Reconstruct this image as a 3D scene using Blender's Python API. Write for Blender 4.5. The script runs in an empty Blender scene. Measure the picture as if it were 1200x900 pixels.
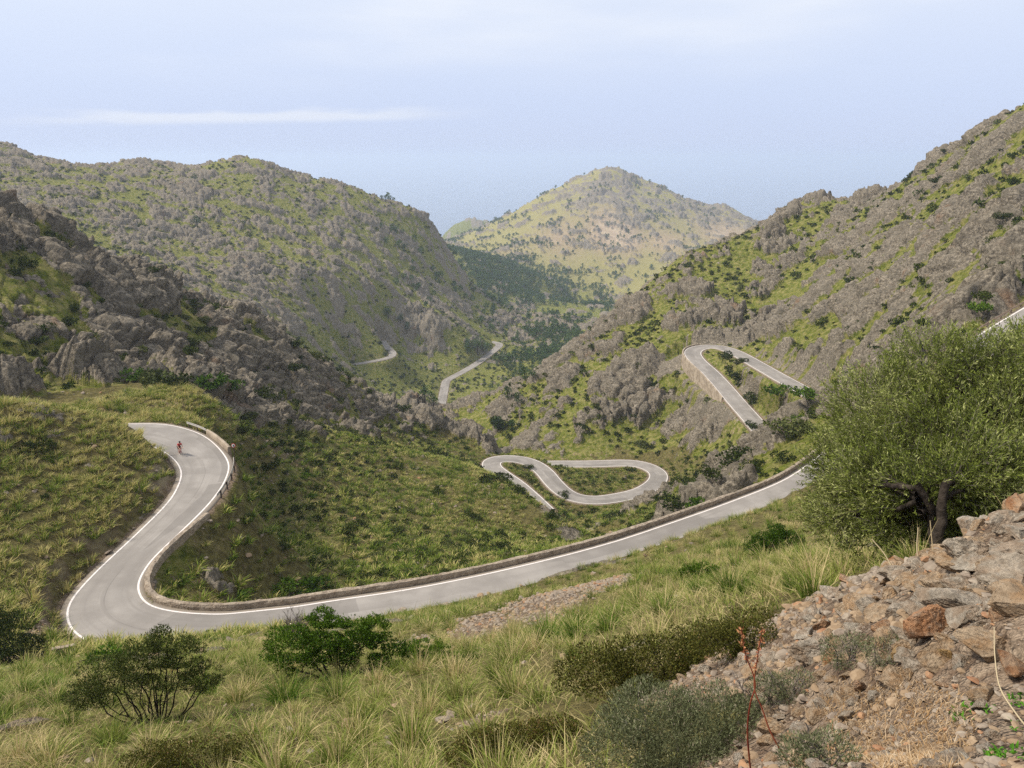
import bpy, math, random
import numpy as np
from mathutils import Vector, Matrix
random.seed(7)
RNG = np.random.default_rng(11)
C = bpy.context.scene.collection
PI = math.pi

# ------------------------------------------------------------------ camera geometry (metres, camera at the origin, looking along +Y)
F = 933.333
PITCH = math.atan(265 / F)
SP, CP = math.sin(PITCH), math.cos(PITCH)

def ray(px, py):
    """bearing (rad, clockwise from +Y) and rise per metre of horizontal travel of a line of sight"""
    cx, cy = (px - 600) / F, (450 - py) / F
    dy, dz = CP + cy * SP, -SP + cy * CP
    h = math.hypot(cx, dy)
    return math.atan2(cx, dy), dz / h

def at_r(px, py, r):
    a, s = ray(px, py)
    return Vector((r * math.sin(a), r * math.cos(a), r * s))

def at_drop(px, py, d):
    a, s = ray(px, py)
    return at_r(px, py, -d / s)

# ------------------------------------------------------------------ noise
_P = np.random.default_rng(5).permutation(4096).astype(np.int32)
_G = np.random.default_rng(6).uniform(0, 2 * PI, 4096)
_GX, _GY = np.cos(_G).astype(np.float32), np.sin(_G).astype(np.float32)

def perlin(x, y, seed=0):
    x = np.asarray(x, np.float32); y = np.asarray(y, np.float32)
    xi = np.floor(x); yi = np.floor(y)
    fx = x - xi; fy = y - yi
    xi = xi.astype(np.int32) + seed * 37; yi = yi.astype(np.int32) + seed * 101
    u = fx * fx * fx * (fx * (fx * 6 - 15) + 10); v = fy * fy * fy * (fy * (fy * 6 - 15) + 10)
    a = _P[xi & 4095]; b = _P[(xi + 1) & 4095]
    def g(h, dx, dy):
        return _GX[h] * dx + _GY[h] * dy
    n00 = g(_P[(a + yi) & 4095], fx, fy); n10 = g(_P[(b + yi) & 4095], fx - 1, fy)
    n01 = g(_P[(a + yi + 1) & 4095], fx, fy - 1); n11 = g(_P[(b + yi + 1) & 4095], fx - 1, fy - 1)
    nx0 = n00 + u * (n10 - n00); nx1 = n01 + u * (n11 - n01)
    return (nx0 + v * (nx1 - nx0)) * 1.5

def fbm(x, y, lam, octv, seed=0, gain=0.5):
    t = 0; amp = 1; 
    for k in range(octv):
        t = t + amp * perlin(x / lam + 17.3 * k, y / lam - 9.1 * k, seed + k); lam /= 2.03; amp *= gain
    return t

def worley(x, y, seed=0):
    """F1 and F2-F1 of a jittered cell pattern"""
    xi = np.floor(x).astype(np.int32); yi = np.floor(y).astype(np.int32)
    f1 = np.full(x.shape, 9.0, np.float32); f2 = f1.copy(); rnd = np.zeros(x.shape, np.float32)
    for i in (-1, 0, 1):
        for j in (-1, 0, 1):
            h = _P[(_P[(xi + i + seed * 31) & 4095] + yi + j) & 4095]
            jx = (h & 63) / 64.0; jy = (h >> 6) / 64.0
            d = np.hypot(xi + i + jx - x, yi + j + jy - y).astype(np.float32)
            rnd = np.where(d < f1, (h % 97) / 97.0, rnd).astype(np.float32); f2 = np.minimum(f2, np.maximum(d, f1)); f1 = np.minimum(f1, d)
    return f1, f2 - f1, rnd

def sstep(a, b, x):
    t = np.clip((x - a) / (b - a), 0, 1)
    return t * t * (3 - 2 * t)

# ------------------------------------------------------------------ the lie of the land: curves seen in the photograph, each with its real distance
# region: rock share, displacement height, grass dryness
REG = {
    'foreground_slope': (-0.25, 0.25, .6, .3), 'grassy_bank': (-0.1, 0.5, .45, .4), 'valley_slope': (-0.28, 1.4, .3, .7),
    'near_hill': (0.45, 7.0, .35, 1.0), 'mountain_ridge': (0.38, 5.2, .35, .9), 'valley': (0.1, 3.0, .3, 1.4),
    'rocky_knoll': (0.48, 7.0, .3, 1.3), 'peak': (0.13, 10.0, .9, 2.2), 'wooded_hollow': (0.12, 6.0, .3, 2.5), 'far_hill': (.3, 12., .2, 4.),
    'rocky_mountain': (0.315, 5.6, .3, 1.0), 'rubble_slope': (0.1, 0.10, .6, .1),
}
CURVES = []
def curve(reg, pts): CURVES.append((reg, pts))

FG, GB, VS, NH, MR, VA, RK, PK, WH, FH, RM, RU = list(REG)
# foreground, from the feet outwards
curve(FG, [(0,900,13),(150,900,11.5),(300,900,10),(450,900,8.5),(600,900,7),(750,900,5.4)])
curve(RU, [(900,900,4.1),(960,900,3.6),(1050,900,3.0),(1200,900,2.5)])
curve(FG, [(0,815,21),(150,825,18.5),(300,830,15),(450,830,12.5),(600,810,11),(700,795,9.6),(790,770,9)])
curve(RU, [(915,752,7.6),(960,762,6),(1050,745,5),(1200,740,4.2)])
curve(FG, [(0,785,30),(120,788,28),(300,785,21),(450,770,22),(600,745,21),(700,725,20),(800,695,20),(880,675,20),(950,655,19)])
curve(FG, [(0,785,40),(60,783,40),(130,781,39),(200,770,38),(300,757,36),(400,741,36),(500,722,37),(560,710,39),(620,699,41),(680,690,43),(740,668,46),(800,642,50),(850,617,54),(885,600,60),(930,590,66)])
curve(RU, [(1000,690,8),(1060,682,7.4),(1100,655,7.2),(1150,618,7.2),(1200,602,7.0)])
curve(FG, [(960,665,16),(1010,668,13.5),(1080,655,13),(1150,640,12.5),(1200,625,12.5)])
curve(FG, [(970,600,45),(1040,590,40),(1120,560,40),(1200,530,42)])
curve(FG, [(960,572,72),(1030,545,72),(1110,500,75),(1200,450,80)])
curve(RM, [(1090,466,112),(1120,450,113),(1160,423,112),(1220,386,113)])
# bank left of the road
# knoll over the upper bend, and the slope that falls away behind the road
curve(GB, [(110,478,118),(170,478,116),(215,486,113),(238,497,109)])
curve(GB, [(100,470,126),(170,457,130),(210,439,135),(240,457,130),(262,490,118)])
curve(VS, [(300,702,75),(400,688,81),(500,670,90),(600,648,105),(640,638,122)])
curve(VS, [(300,640,90),(300,600,105),(300,560,124),(300,515,136)])
curve(VS, [(400,640,102),(400,610,117),(400,560,142),(350,520,152)])
curve(VS, [(500,630,118),(500,600,137),(480,560,162),(430,520,176)])
curve(VS, [(600,625,135),(560,620,132)])
curve(VS, [(480,530,205),(540,540,204)])
curve(VS, [(555,552,193),(570,558,183),(600,570,169),(622,582,157),(644,597,146),(662,615,138),(680,645,133)])
curve(VS, [(600,600,192),(640,634,172),(690,650,152)])
curve(VS, [(660,603,203),(710,600,208),(765,584,218),(800,560,225)])
curve(VS, [(700,614,160),(760,600,158),(720,630,142),(770,602,132)])
# near rocky hill on the left
curve(NH, [(-60,235,190),(0,252,190),(50,267,190),(90,292,195),(130,321,200),(180,338,205),(230,355,210),(300,379,220),(350,406,228),(400,436,238),(440,469,244),(480,492,250),(520,497,254),(555,514,250),(577,531,240)])
curve(NH, [(-60,270,235),(0,280,235),(90,315,240),(180,375,250),(300,420,268),(400,475,285),(480,530,290),(582,565,275)])
curve(NH, [(0,440,140),(60,440,142),(130,440,148)]); curve(NH, [(0,380,150),(100,380,160),(200,385,184)])
curve(NH, [(0,310,166),(60,310,172),(110,318,180)])
curve(NH, [(170,425,160),(200,420,165),(260,440,172),(300,450,186),(300,410,205)])
curve(NH, [(260,480,150),(330,490,168),(400,490,206),(400,462,222),(450,500,228)])
curve(VS, [(520,515,245),(550,530,237)])
# long ridge behind it
curve(MR, [(-60,150,900),(0,170,900),(12,170,900),(25,179,900),(50,190,900),(85,203,900),(110,209,890),(140,191,890),(160,186,880),(188,193,870),(215,207,860),(250,191,850),(290,183,850),(320,191,850),(350,215,850),(380,214,850),(420,221,860),(440,233,870),(475,239,880),(505,250,890),(516,268,890)])
curve(MR, [(-60,240,1150),(0,245,1150),(150,245,1150),(300,240,1120),(420,265,1120),(500,300,1100)])
curve(MR, [(0,300,440),(100,330,420),(200,360,420),(300,395,430),(380,432,470)])
curve(MR, [(0,230,650),(100,262,620),(200,282,640),(300,282,680),(400,292,730),(480,302,800)])
curve(MR, [(200,330,520),(300,360,540),(400,392,600)]); curve(MR, [(350,330,620),(450,342,700),(500,350,760)])
curve(MR, [(520,292,880),(536,318,868),(545,345,850)]); curve(MR, [(450,385,650),(410,410,600)])
# valley floor, knolls and hollow
curve(VA, [(370,440,500),(400,440,545)])
curve(VA, [(480,450,612),(440,455,560),(505,480,545)])
curve(VA, [(560,505,440),(600,505,440),(600,480,520),(560,480,570),(560,455,610)])
curve(VA, [(640,445,610),(640,420,680),(670,410,720)])
curve(RK, [(455,392,680),(480,376,700),(510,369,705),(540,381,715),(556,396,720)]); curve(RK, [(485,412,676),(520,409,690)])
curve(RK, [(556,385,950),(580,368,950),(610,367,940),(640,370,930),(670,372,920),(700,376,900)]); curve(RK, [(600,398,800),(650,402,790)])
curve(WH, [(560,395,1050),(620,380,1060),(700,385,1000)])
curve(WH, [(530,350,1050),(550,348,1100),(580,340,1150),(640,350,1180),(690,358,1250)])
curve(WH, [(525,290,1400),(560,302,1300),(600,322,1300),(650,332,1350),(690,342,1400)])
# peak and distant hill
curve(PK, [(545,288,1950),(565,272,2000),(600,251,2100),(640,226,2150),(680,207,2200),(712,193,2200),(730,194,2200),(745,218,2180),(772,213,2250),(800,237,2300),(825,243,2350),(855,239,2400),(880,262,2450),(905,290,2450),(1000,300,2400)])
curve(PK, [(565,310,2500),(640,280,2600),(715,260,2650),(800,285,2700),(880,300,2800)])
curve(PK, [(560,292,1750),(600,300,1620),(650,272,1800),(700,252,1880),(725,232,2020)])
curve(PK, [(720,300,1650),(760,272,1880),(800,285,1800),(850,270,2050),(880,268,2100)])
curve(PK, [(640,322,1480),(700,332,1500),(760,312,1600)]); curve(PK, [(700,350,1400),(760,345,1400),(850,330,1400)])
curve(FH, [(500,272,2950),(515,263,2900),(530,256,2900),(550,252,2900),(570,257,2900),(590,268,2900)])
curve(FH, [(500,300,2500),(530,305,2400),(500,300,3300),(550,285,3400)])
# rocky mountain on the right
curve(RM, [(605,487,302),(625,461,316),(650,431,332),(680,401,352),(710,371,372),(740,351,384),(770,326,396),(795,301,406),(815,291,412),(850,284,418),(880,271,430),(905,256,450),(925,241,445),(945,236,445),(985,239,430),(1000,246,425),(1020,246,420),(1040,226,410),(1070,206,400),(1100,186,385),(1130,176,375),(1155,156,365),(1180,136,355),(1200,120,350),(1300,60,330)])
curve(RM, [(620,520,420),(680,450,450),(740,400,480),(815,345,570),(945,295,560),(1020,300,540),(1100,245,500),(1200,180,460),(1300,120,440)])
curve(VA, [(605,513,270),(640,530,257),(690,534.5,251)])
curve(RM, [(650,480,290),(700,480,276),(700,430,312)]); curve(RM, [(750,520,262),(800,500,262),(800,455,281)])
curve(RM, [(800,440,284),(780,420,300),(800,385,322),(800,350,358),(860,370,325)])
curve(RM, [(860,440,262),(870,465,245),(830,470,262),(850,500,240),(870,510,225)])
curve(RM, [(900,395,310),(900,350,350),(900,300,395),(940,280,410)])
curve(RM, [(960,420,238),(1000,400,240),(1000,330,300),(1000,285,360)])
curve(RM, [(1100,380,172),(1100,300,240),(1100,230,320)]); curve(RM, [(1200,350,145),(1200,300,180),(1200,220,255)])
curve(RM, [(870,540,185),(830,560,172),(780,586,172),(740,598,178)])
curve(RM, [(790,602,128),(810,588,132),(870,558,122),(905,540,122)]); curve(RM, [(920,502,158),(960,475,170),(1030,440,160)])
curve(RM, [(1010,505,112),(1080,460,110),(1150,420,112)])
# sea-level far field
def far(az_deg, r, z): CURVES.append(('*far' if r > 50 else 'rubble_slope' if az_deg > 5 else FG, (math.radians(az_deg), math.log(r), z / r)))
for a in range(-56, 57, 8):
    far(a, 4600, -520); far(a, 3600, -500)
    far(a, .7, -1.68 - .01 * (a < 0)); far(a, 1.3, -1.75 - (0.2 if a < 0 else 0) - .3 * (a < -20))

U, V, S, RG = [], [], [], []
names = list(REG)
def add_curve(reg, pts):
    if isinstance(pts, tuple):
        U.append(pts[0]); V.append(pts[1]); S.append(pts[2]); RG.append(names.index(reg) if reg in REG else names.index(FH)); return
    q = [(*ray(px, py), math.log(r)) for px, py, r in pts]
    q = [(a, v, s) for a, s, v in q]
    ext = []                                                        # the same profile carried on past both edges of the frame
    for (px, py, r), (a, v, s) in ((pts[0], q[0]), (pts[-1], q[-1])):
        if px <= 30: ext += [(a - .12, v, s), (a - .3, v, s)]
        if px >= 1170: ext += [(a + .12, v, s), (a + .3, v, s)]
    for (a0, v0, s0), (a1, v1, s1) in zip(q, q[1:]):
        n = max(1, int(math.hypot(a1 - a0, v1 - v0) / .022))
        for k in range(n):
            t = k / n; U.append(a0 + t * (a1 - a0)); V.append(v0 + t * (v1 - v0)); S.append(s0 + t * (s1 - s0)); RG.append(names.index(reg))
    for a, v, s in [q[-1]] + ext: U.append(a); V.append(v); S.append(s); RG.append(names.index(reg))
for reg, pts in CURVES: add_curve(reg, pts)
# ------------------------------------------------------------------ roads: (left edge, right edge, drop) or (centre, drop) rows, smoothed through
def catmull(P, n_per=12):
    P = np.asarray(P, float); P = np.vstack([2 * P[0] - P[1], P, 2 * P[-1] - P[-2]]); out = []
    for i in range(1, len(P) - 2):
        a, b, c, d = P[i - 1:i + 3]
        for k in range(n_per):
            t = k / n_per
            out.append(.5 * (2 * b + (c - a) * t + (2 * a - 5 * b + 4 * c - d) * t * t + (3 * b - a - 3 * c + d) * t ** 3))
    out.append(P[-2]); return np.array(out)

def resample(P, step):
    d = np.r_[0, np.cumsum(np.linalg.norm(np.diff(P[:, :3], axis=0), axis=1))]
    n = max(2, int(d[-1] / step) + 1); t = np.linspace(0, d[-1], n)
    return np.stack([np.interp(t, d, P[:, k]) for k in range(P.shape[1])], 1)

def road_from_edges(rows):
    L = catmull([at_drop(*l, d) for l, r, d in rows]); R = catmull([at_drop(*r, d) for l, r, d in rows])
    E = resample(np.hstack([(L + R) / 2, L, R]), .6)
    return E[:, 3:6], E[:, 6:9]

def offset_pts(P, w):
    """points moved sideways (to the left of travel when w > 0) in plan"""
    T = np.gradient(P[:, :2], axis=0); T /= np.linalg.norm(T, axis=1)[:, None] + 1e-9
    Q = P.copy(); Q[:, 0] -= T[:, 1] * w; Q[:, 1] += T[:, 0] * w
    return Q

def road_from_centre(rows, w, step=1.2):
    P = resample(catmull([at_drop(px, py, d) for px, py, d in rows], 10), step)
    for _ in range(3 if step < 2 else 1): P[1:-1] = .25 * P[:-2] + .5 * P[1:-1] + .25 * P[2:]
    return offset_pts(P, w / 2), offset_pts(P, -w / 2)

def near_row(px, py, d, w=6.3):
    """right edge on the white line by the wall; left edge w metres towards the camera side, square to the straight"""
    return px, py, d, w

ROWS = [((95,515),(85,500),32),((130,514),(125,497.5),32.3),((160,517),(162,496.5),32.6),((185,526),(200,498),32.9),((203,538),(240,511),33.2),((211.5,553),(267,538),33.6),((208,569),(266,560),34),
        ((195,590),(247,589),34.4),((160,625),(208,628),35),((120,662),(179,656),35.5),((91,692),(164,680),35.8),((77,714),(164,694),36),((82,738),(172,706),36.1),
        ((106,754),(190,713.5),36.2),((140,764),(222,718),36.3),((205,768),(262,719.5),36.4)]
# straight along the wall: the far edge is seen, the near edge is 6.4 m off it
far_edge = [(300,718.5,36.5),(380,705,36.7),(475,693,36.9) if False else (475,691,36.9),(562,674,37.1),(650,653.5,37.3),(720,634.5,37.6),(776,616,37.8),(850,590,38.2),(917,563,38.6),(953,539,38.9),(975,520,39.2)]
_fe = resample(catmull([at_drop(px, py, d) for px, py, d in far_edge]), 3.0)
_ne = offset_pts(_fe, -6.4)
_L = catmull([at_drop(*l, d) for l, r, d in ROWS]); _R = catmull([at_drop(*r, d) for l, r, d in ROWS])
_L = np.vstack([_L, _ne[1:]]); _R = np.vstack([_R, _fe])[:len(_L) + 1]
_R = np.vstack([catmull([at_drop(*r, d) for l, r, d in ROWS]), _fe[1:]])
_E = resample(np.hstack([(_L + _R) / 2, _L, _R]), .6)
for _ in range(4): _E[1:-1] = .25 * _E[:-2] + .5 * _E[1:-1] + .25 * _E[2:]
_E[:, 5] = _E[:, 8] = (_E[:, 5] + _E[:, 8]) / 2
ROADS = {}
ROADS['near'] = (_E[:, 3:6], _E[:, 6:9])
ROADS['hairpin'] = road_from_centre([(968,472,61),(940,456.5,62.5),(913,441.7,64),(888,427.5,65.5),(866.7,415.5,67),(850,408.5,67.8),(835,406,68.2),(819,407.5,68.6),(811.5,413,69),(817,422.5,69.8),(832,436,70.8),(847,452,71.8),(863,471,73),(880,490,74.2),(900,513,75.5)], 6.0)
ROADS['loops'] = road_from_centre([(590,549,99.2),(615,545.5,98.4),(640,543.8,97.6),(690,543.6,96.8),(735,542.5,96.2),(757,546,95.8),(771,554.5,95.4),(769,565,94.9),(752,576,94.4),(727,582.5,93.9),(700,586,93.4),(677,584,93.0),(661,577,92.5),(648,565,91.8),(637,552,91.2),(622,542,90.6),(602,537.5,90.0),(580,539,89.5),(576,546,89.0),(587,555.5,88.6),(602,566,88.0),(620,581.5,87.4),(637,598,86.7)], 5.6)
ROADS['valley'] = road_from_centre([(511,500,181),(514,489,180),(516.5,478,179.5),(519.5,462,178.5),(522,449,178.2),(524,445.5,178),(529,442.5,177.6),(545,434,176.5),(560,425,175.5),(574,414.5,174.5),(583,407,174),(585.5,403.5,173.6),(581,401.5,173.3),(576,400.5,173)], 6.5, 2.5)
ROADS['lower'] = road_from_centre([(405,428,152),(422,425.7,151.5),(440,422.5,151),(454,419.5,150.5),(459.5,416.5,150.3),(460,413,150.2),(456,409,150),(451,403.5,149.5),(448,399,149)], 5.5, 2.5)
ROADS['distant'] = road_from_centre([(655,373,246),(667,368,246),(676,363,246),(679,359.5,246),(674,356,246)], 5.5, 4)
ROADS['upper'] = road_from_centre([(1132,429,24.9),(1152,415,24.3),(1178,396,23.5),(1200,381.5,22.8),(1240,357,21.5),(1290,330,20)], 6.4)

# the banks beside the near road: where a line of sight meets a slope rising (or falling) from the road's edge
def bank_r(px, py, edge, rise, r0, r1):
    for r in np.arange(r0, r1, .2):
        p = at_r(px, py, r); d = np.hypot(edge[:, 0] - p.x, edge[:, 1] - p.y); k = int(np.argmin(d)); dd = d[k]
        h = edge[k, 2] + (.5 + rise * min(dd, 7) + .22 * max(dd - 7, 0) if rise > 0 else -.4 + rise * dd)
        if p.z <= h: return r
    return r1
_le, _re = ROADS['near'][0][:130], ROADS['near'][1][:130]
add_curve(GB, [(0,468,97),(60,477,97),(100,483,98),(130,490.5,98),(158,500,97),(184,523,93),(200,537,91)])
for row in ([(0,530),(60,540),(110,545),(160,550)], [(0,600),(60,600),(110,600),(150,590)], [(0,660),(50,650),(90,640)], [(0,720),(30,700)],
            [(200,552),(180,577),(150,610),(110,645),(80,672),(60,695)]):
    pts_ = [(px, py, bank_r(px, py, _le, .50, 42, 125)) for px, py in row]; print(['%d,%d,%.0f z%.1f' % (*q_, at_r(*q_).z) for q_ in pts_]); add_curve(GB, pts_)
pts_ = [(px, py, bank_r(px, py, _re, -.60, 62, 130)) for px, py in ((292,545),(285,575),(280,605),(258,640),(225,670),(212,690))]; print(['%d,%d,%.0f z%.1f' % (*q_, at_r(*q_).z) for q_ in pts_]); add_curve(VS, pts_)
add_curve(GB, [(0,490,122),(60,495,120),(110,500,116)])

# the roads steer the land too
for k, (Le, Re) in ROADS.items():
    Cn = (Le + Re) / 2
    for p in Cn[::max(1, int(len(Cn) / (40 if k in ('near', 'loops') else 20)))]:
        r = math.hypot(p[0], p[1]); U.append(math.atan2(p[0], p[1])); V.append(math.log(r)); S.append(p[2] / r)
        RG.append(names.index({'near': GB, 'hairpin': RM, 'loops': VS, 'valley': VA, 'lower': VA, 'distant': WH, 'upper': RM}[k]))
U, V, S, RG = np.array(U), np.array(V), np.array(S), np.array(RG)
# road points win over curve points that lie almost on top of them
nroad = sum(len(range(0, len(L_), max(1, int(len(L_) / (40 if k_ in ('near', 'loops') else 20))))) for k_, (L_, R_) in ROADS.items())
isr = np.arange(len(U)) >= len(U) - nroad
dd = np.hypot(U[:, None] - U[None, isr], V[:, None] - V[None, isr]).min(1)
keep = isr | (dd > .016); U, V, S, RG = U[keep], V[keep], S[keep], RG[keep]
_key = np.round(U, 3) * 1000 + np.round(V, 3)
_, _i = np.unique(_key, return_index=True); U, V, S, RG = U[_i], V[_i], S[_i], RG[_i]

# ------------------------------------------------------------------ height field on a grid that is fine near and coarse far
d2 = np.hypot(U[:, None] - U[None], V[:, None] - V[None])
n = len(U); A = np.zeros((n + 3, n + 3)); A[:n, :n] = -d2 - np.eye(n) * 3e-4
A[:n, n] = A[n, :n] = 1; A[:n, n + 1] = A[n + 1, :n] = U; A[:n, n + 2] = A[n + 2, :n] = V
W = np.linalg.solve(A, np.r_[S, 0, 0, 0])
R36 = math.radians(36)
AZ = np.r_[np.linspace(-math.radians(54), -R36, 45)[:-1], np.linspace(-R36, R36, 1000), np.linspace(R36, math.radians(54), 45)[1:]]
def _seg(a, b, n): return np.exp(np.linspace(math.log(a), math.log(b), n, endpoint=False))
RR = np.r_[_seg(.6, 2, 20), _seg(2, 15, 380), _seg(15, 55, 330), _seg(55, 130, 430), _seg(130, 480, 660), _seg(480, 1000, 270), _seg(1000, 2600, 260), _seg(2600, 4600, 30), [4600]]
LR = np.log(RR)
cu = np.linspace(AZ[0], AZ[-1], 420); cv = np.linspace(LR[0], LR[-1], 700)
CU, CV = np.meshgrid(cu, cv); CS = np.zeros(CU.shape); NR = np.zeros(CU.shape, int)
for i in range(0, len(cv), 20):
    D = np.hypot(CU[i:i + 20, :, None] - U, CV[i:i + 20, :, None] - V)
    CS[i:i + 20] = -(D @ W[:n]) + W[n] + W[n + 1] * CU[i:i + 20] + W[n + 2] * CV[i:i + 20]
    NR[i:i + 20] = RG[np.argmin(D, axis=2)]
def blur(a, k):
    for _ in range(k):
        a = np.vstack([a[:1], .25 * a[:-2] + .5 * a[1:-1] + .25 * a[2:], a[-1:]])
        a = np.hstack([a[:, :1], .25 * a[:, :-2] + .5 * a[:, 1:-1] + .25 * a[:, 2:], a[:, -1:]])
    return a
CS = blur(CS, 1)
def coarse(a, u, v):
    x = (u - cu[0]) / (cu[1] - cu[0]); y = (v - cv[0]) / (cv[1] - cv[0])
    x = np.clip(x, 0, len(cu) - 1.001); y = np.clip(y, 0, len(cv) - 1.001)
    i = x.astype(int); j = y.astype(int); fx = x - i; fy = y - j
    return (a[j, i] * (1 - fx) + a[j, i + 1] * fx) * (1 - fy) + (a[j + 1, i] * (1 - fx) + a[j + 1, i + 1] * fx) * fy
GU, GV = np.meshgrid(AZ, LR)
GR = np.exp(GV)
X = (GR * np.sin(GU)).astype(np.float32); Y = (GR * np.cos(GU)).astype(np.float32)
Zn = (coarse(CS, GU, GV) * GR)
par = np.array([REG[k] for k in names])
ROCK0 = coarse(blur(par[NR, 0], 5), GU, GV); AMP = coarse(blur(par[NR, 1], 4), GU, GV); DRY0 = coarse(blur(par[NR, 2], 6), GU, GV); SC = coarse(blur(par[NR, 3], 4), GU, GV)
gi = np.clip(((GU + .012 * perlin(GU * 60, GV * 40, 3) - cu[0]) / (cu[1] - cu[0]) + .5).astype(int), 0, len(cu) - 1)
gj = np.clip(((GV + .012 * perlin(GU * 60, GV * 40, 4) - cv[0]) / (cv[1] - cv[0]) + .5).astype(int), 0, len(cv) - 1)
REGION = NR[gj, gi]

# distance to the roads
RD = np.full(X.shape, 1e3, np.float32); RZ = np.zeros(X.shape, np.float32); RH = np.zeros(X.shape, np.float32)
for k, (Le, Re) in ROADS.items():
    Cn = (Le + Re) / 2; Tg = np.gradient(Cn[:, :2], axis=0); Tg /= np.linalg.norm(Tg, axis=1)[:, None]; Hw = np.abs((Le - Re)[:, 0] * Tg[:, 1] - (Le - Re)[:, 1] * Tg[:, 0]) / 2
    for p, hw in zip(Cn, Hw):
        r = math.hypot(p[0], p[1]); a = math.atan2(p[0], p[1]); reach = hw + (9 if r < 400 else 14)
        c0, c1 = np.searchsorted(AZ, [a - reach / r, a + reach / r]); r0, r1 = np.searchsorted(RR, [r - reach, r + reach])
        if c1 <= c0 or r1 <= r0: continue
        sl = np.s_[r0:r1, c0:c1]
        d = np.hypot(X[sl] - p[0], Y[sl] - p[1]) - hw
        m = d < RD[sl]
        RD[sl][m] = d[m]; RZ[sl][m] = p[2]; RH[sl][m] = hw

# rock relief
q = .3 * Zn.astype(np.float32); sc = SC.astype(np.float32)
wx, wy = X, Y
w1 = perlin(wx / 22, wy / 22, 50); w2 = perlin(wx / 22 + 9, wy / 22, 51); w3 = perlin(wx / 5, wy / 5, 52)
wx = wx + 4 * w1 + 1.2 * w3; wy = wy + 4 * w2 - 1.2 * w3
big = perlin(X / 45, Y / 45, 31) + .5 * perlin(X / 18, Y / 18, 32)
big4 = perlin(X / 160, Y / 160, 33) + .5 * perlin(X / 70, Y / 70, 34)
steep = np.hypot(np.gradient(Zn, axis=0) / np.gradient(GR, axis=0), np.gradient(Zn, axis=1) / (np.gradient(GU, axis=1) * GR))
lev = np.clip(np.log2(SC), -1, 2); relief = np.zeros_like(Zn); pat = np.zeros_like(Zn)
for L in (-1, 0, 1, 2):                                          # each feature size apart, blended where regions of different grain meet
    wt = np.clip(1 - np.abs(lev - L), 0, 1); m = wt > .01
    if not m.any(): continue
    q_ = 2.0 ** L; ax, ay = wx[m] / q_, wy[m] / q_; gx, gy = X[m] / q_, Y[m] / q_
    def domes(lam, seed, p=1.4):
        a, b, h = worley(ax / lam, ay / lam, seed)
        return h ** p * np.clip((1 - (a * 1.2) ** 2) * 1.7, 0, 1) ** .8, b
    D1, e1 = domes(13, 3, 1.8); D2, e2 = domes(6, 4); D3, e3 = domes(2.7, 5); D4, e4 = domes(1.3, 6)
    bil = np.abs(perlin(ax / 9, ay / 9, 20)) + .6 * np.abs(perlin(ax / 4, ay / 4, 21)) + .4 * np.abs(perlin(ax / 1.8, ay / 1.8, 22))
    crack = -.55 * (1 - sstep(0, .16, e2)) * (D1 + D2 > .2) - .3 * (1 - sstep(0, .18, e3))
    dome = D1 * 1.0 + D2 * .46 + D3 * .22 + D4 * .10
    relief[m] += wt[m] * (.95 * (dome - .35) + .30 * (bil - .5) + .25 * np.minimum(e2, .4) + .55 * crack)
    pat[m] += wt[m] * (.5 * perlin(gx / 40, gy / 40, 41) + .6 * perlin(gx / 15, gy / 15, 42) + 2.0 * (dome - .42) + .65 * perlin(gx / 5, gy / 5, 43) + .4 * perlin(gx / 1.8, gy / 1.8, 44))
big = np.where(SC > 1.5, big4 * np.minimum(SC, 2) * .6, big)
ROCK = sstep(-.22, .22, pat + 2.6 * (ROCK0 - .5) + .45 * sstep(.38, .5, ROCK0) * (np.clip(steep, 0, 1.4) - .6))
near = sstep(.4, 5.0, RD) * sstep(-1, 30, RD * 0 + GR + 30)
bed = (Zn + AMP * relief + .22 * X + .10 * Y + 1.6 * perlin(X / 30, Y / 30, 55)) / (2.6 * np.clip(SC, .5, 2)); bed = bed - np.floor(bed)
ledge = (sstep(.45, .95, bed) - bed) * 2.6 * np.clip(SC, .5, 2) * .55 * sstep(.35, .5, ROCK0 + .1)
for _px, _py, _r, _w in ((652,604,146,20),(606,571,168,14),(667,622,138,15),(630,586,156,13)):
    _a, _ = ray(_px, _py); AMP = AMP + 2.2 * np.exp(-((GU - _a) / (_w / F)) ** 2 - ((GV - math.log(_r)) / .03) ** 2)
disp = ROCK * ledge + AMP * (ROCK * relief + .16 * big + (1 - ROCK) * .22 * relief)
Z = Zn + disp * near
OFF = disp * near
fade = sstep(.25, np.where(GR < 150, 2.6, 5.0), RD)
dig = .12 + .0022 * GR
Z = np.where(RD < .25, RZ - dig, Z * fade + (RZ - .12) * (1 - fade))
for _px, _py, _r, _w in ((725,203,2100,60),(690,215,2100,40),(800,240,2250,60),(850,252,2300,50),(770,228,2150,40)):
    _a, _ = ray(_px, _py); ROCK = np.maximum(ROCK, np.exp(-((GU - _a) / (_w / F)) ** 2 - ((GV - math.log(_r)) / .12) ** 2) * sstep(-.5, .5, pat))
for _px, _py, _r, _w in ((655,612,146,24),(605,574,168,18),(668,635,138,16),(630,592,157,14)):
    _a, _ = ray(_px, _py); ROCK = np.maximum(ROCK, np.exp(-((GU - _a) / (_w / F)) ** 2 - ((GV - math.log(_r)) / .035) ** 2) * sstep(-.6, .3, pat) * 1.3)
ROCK = np.where(RD < 3.5, ROCK * sstep(-1, 2.5, RD), ROCK)

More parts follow.
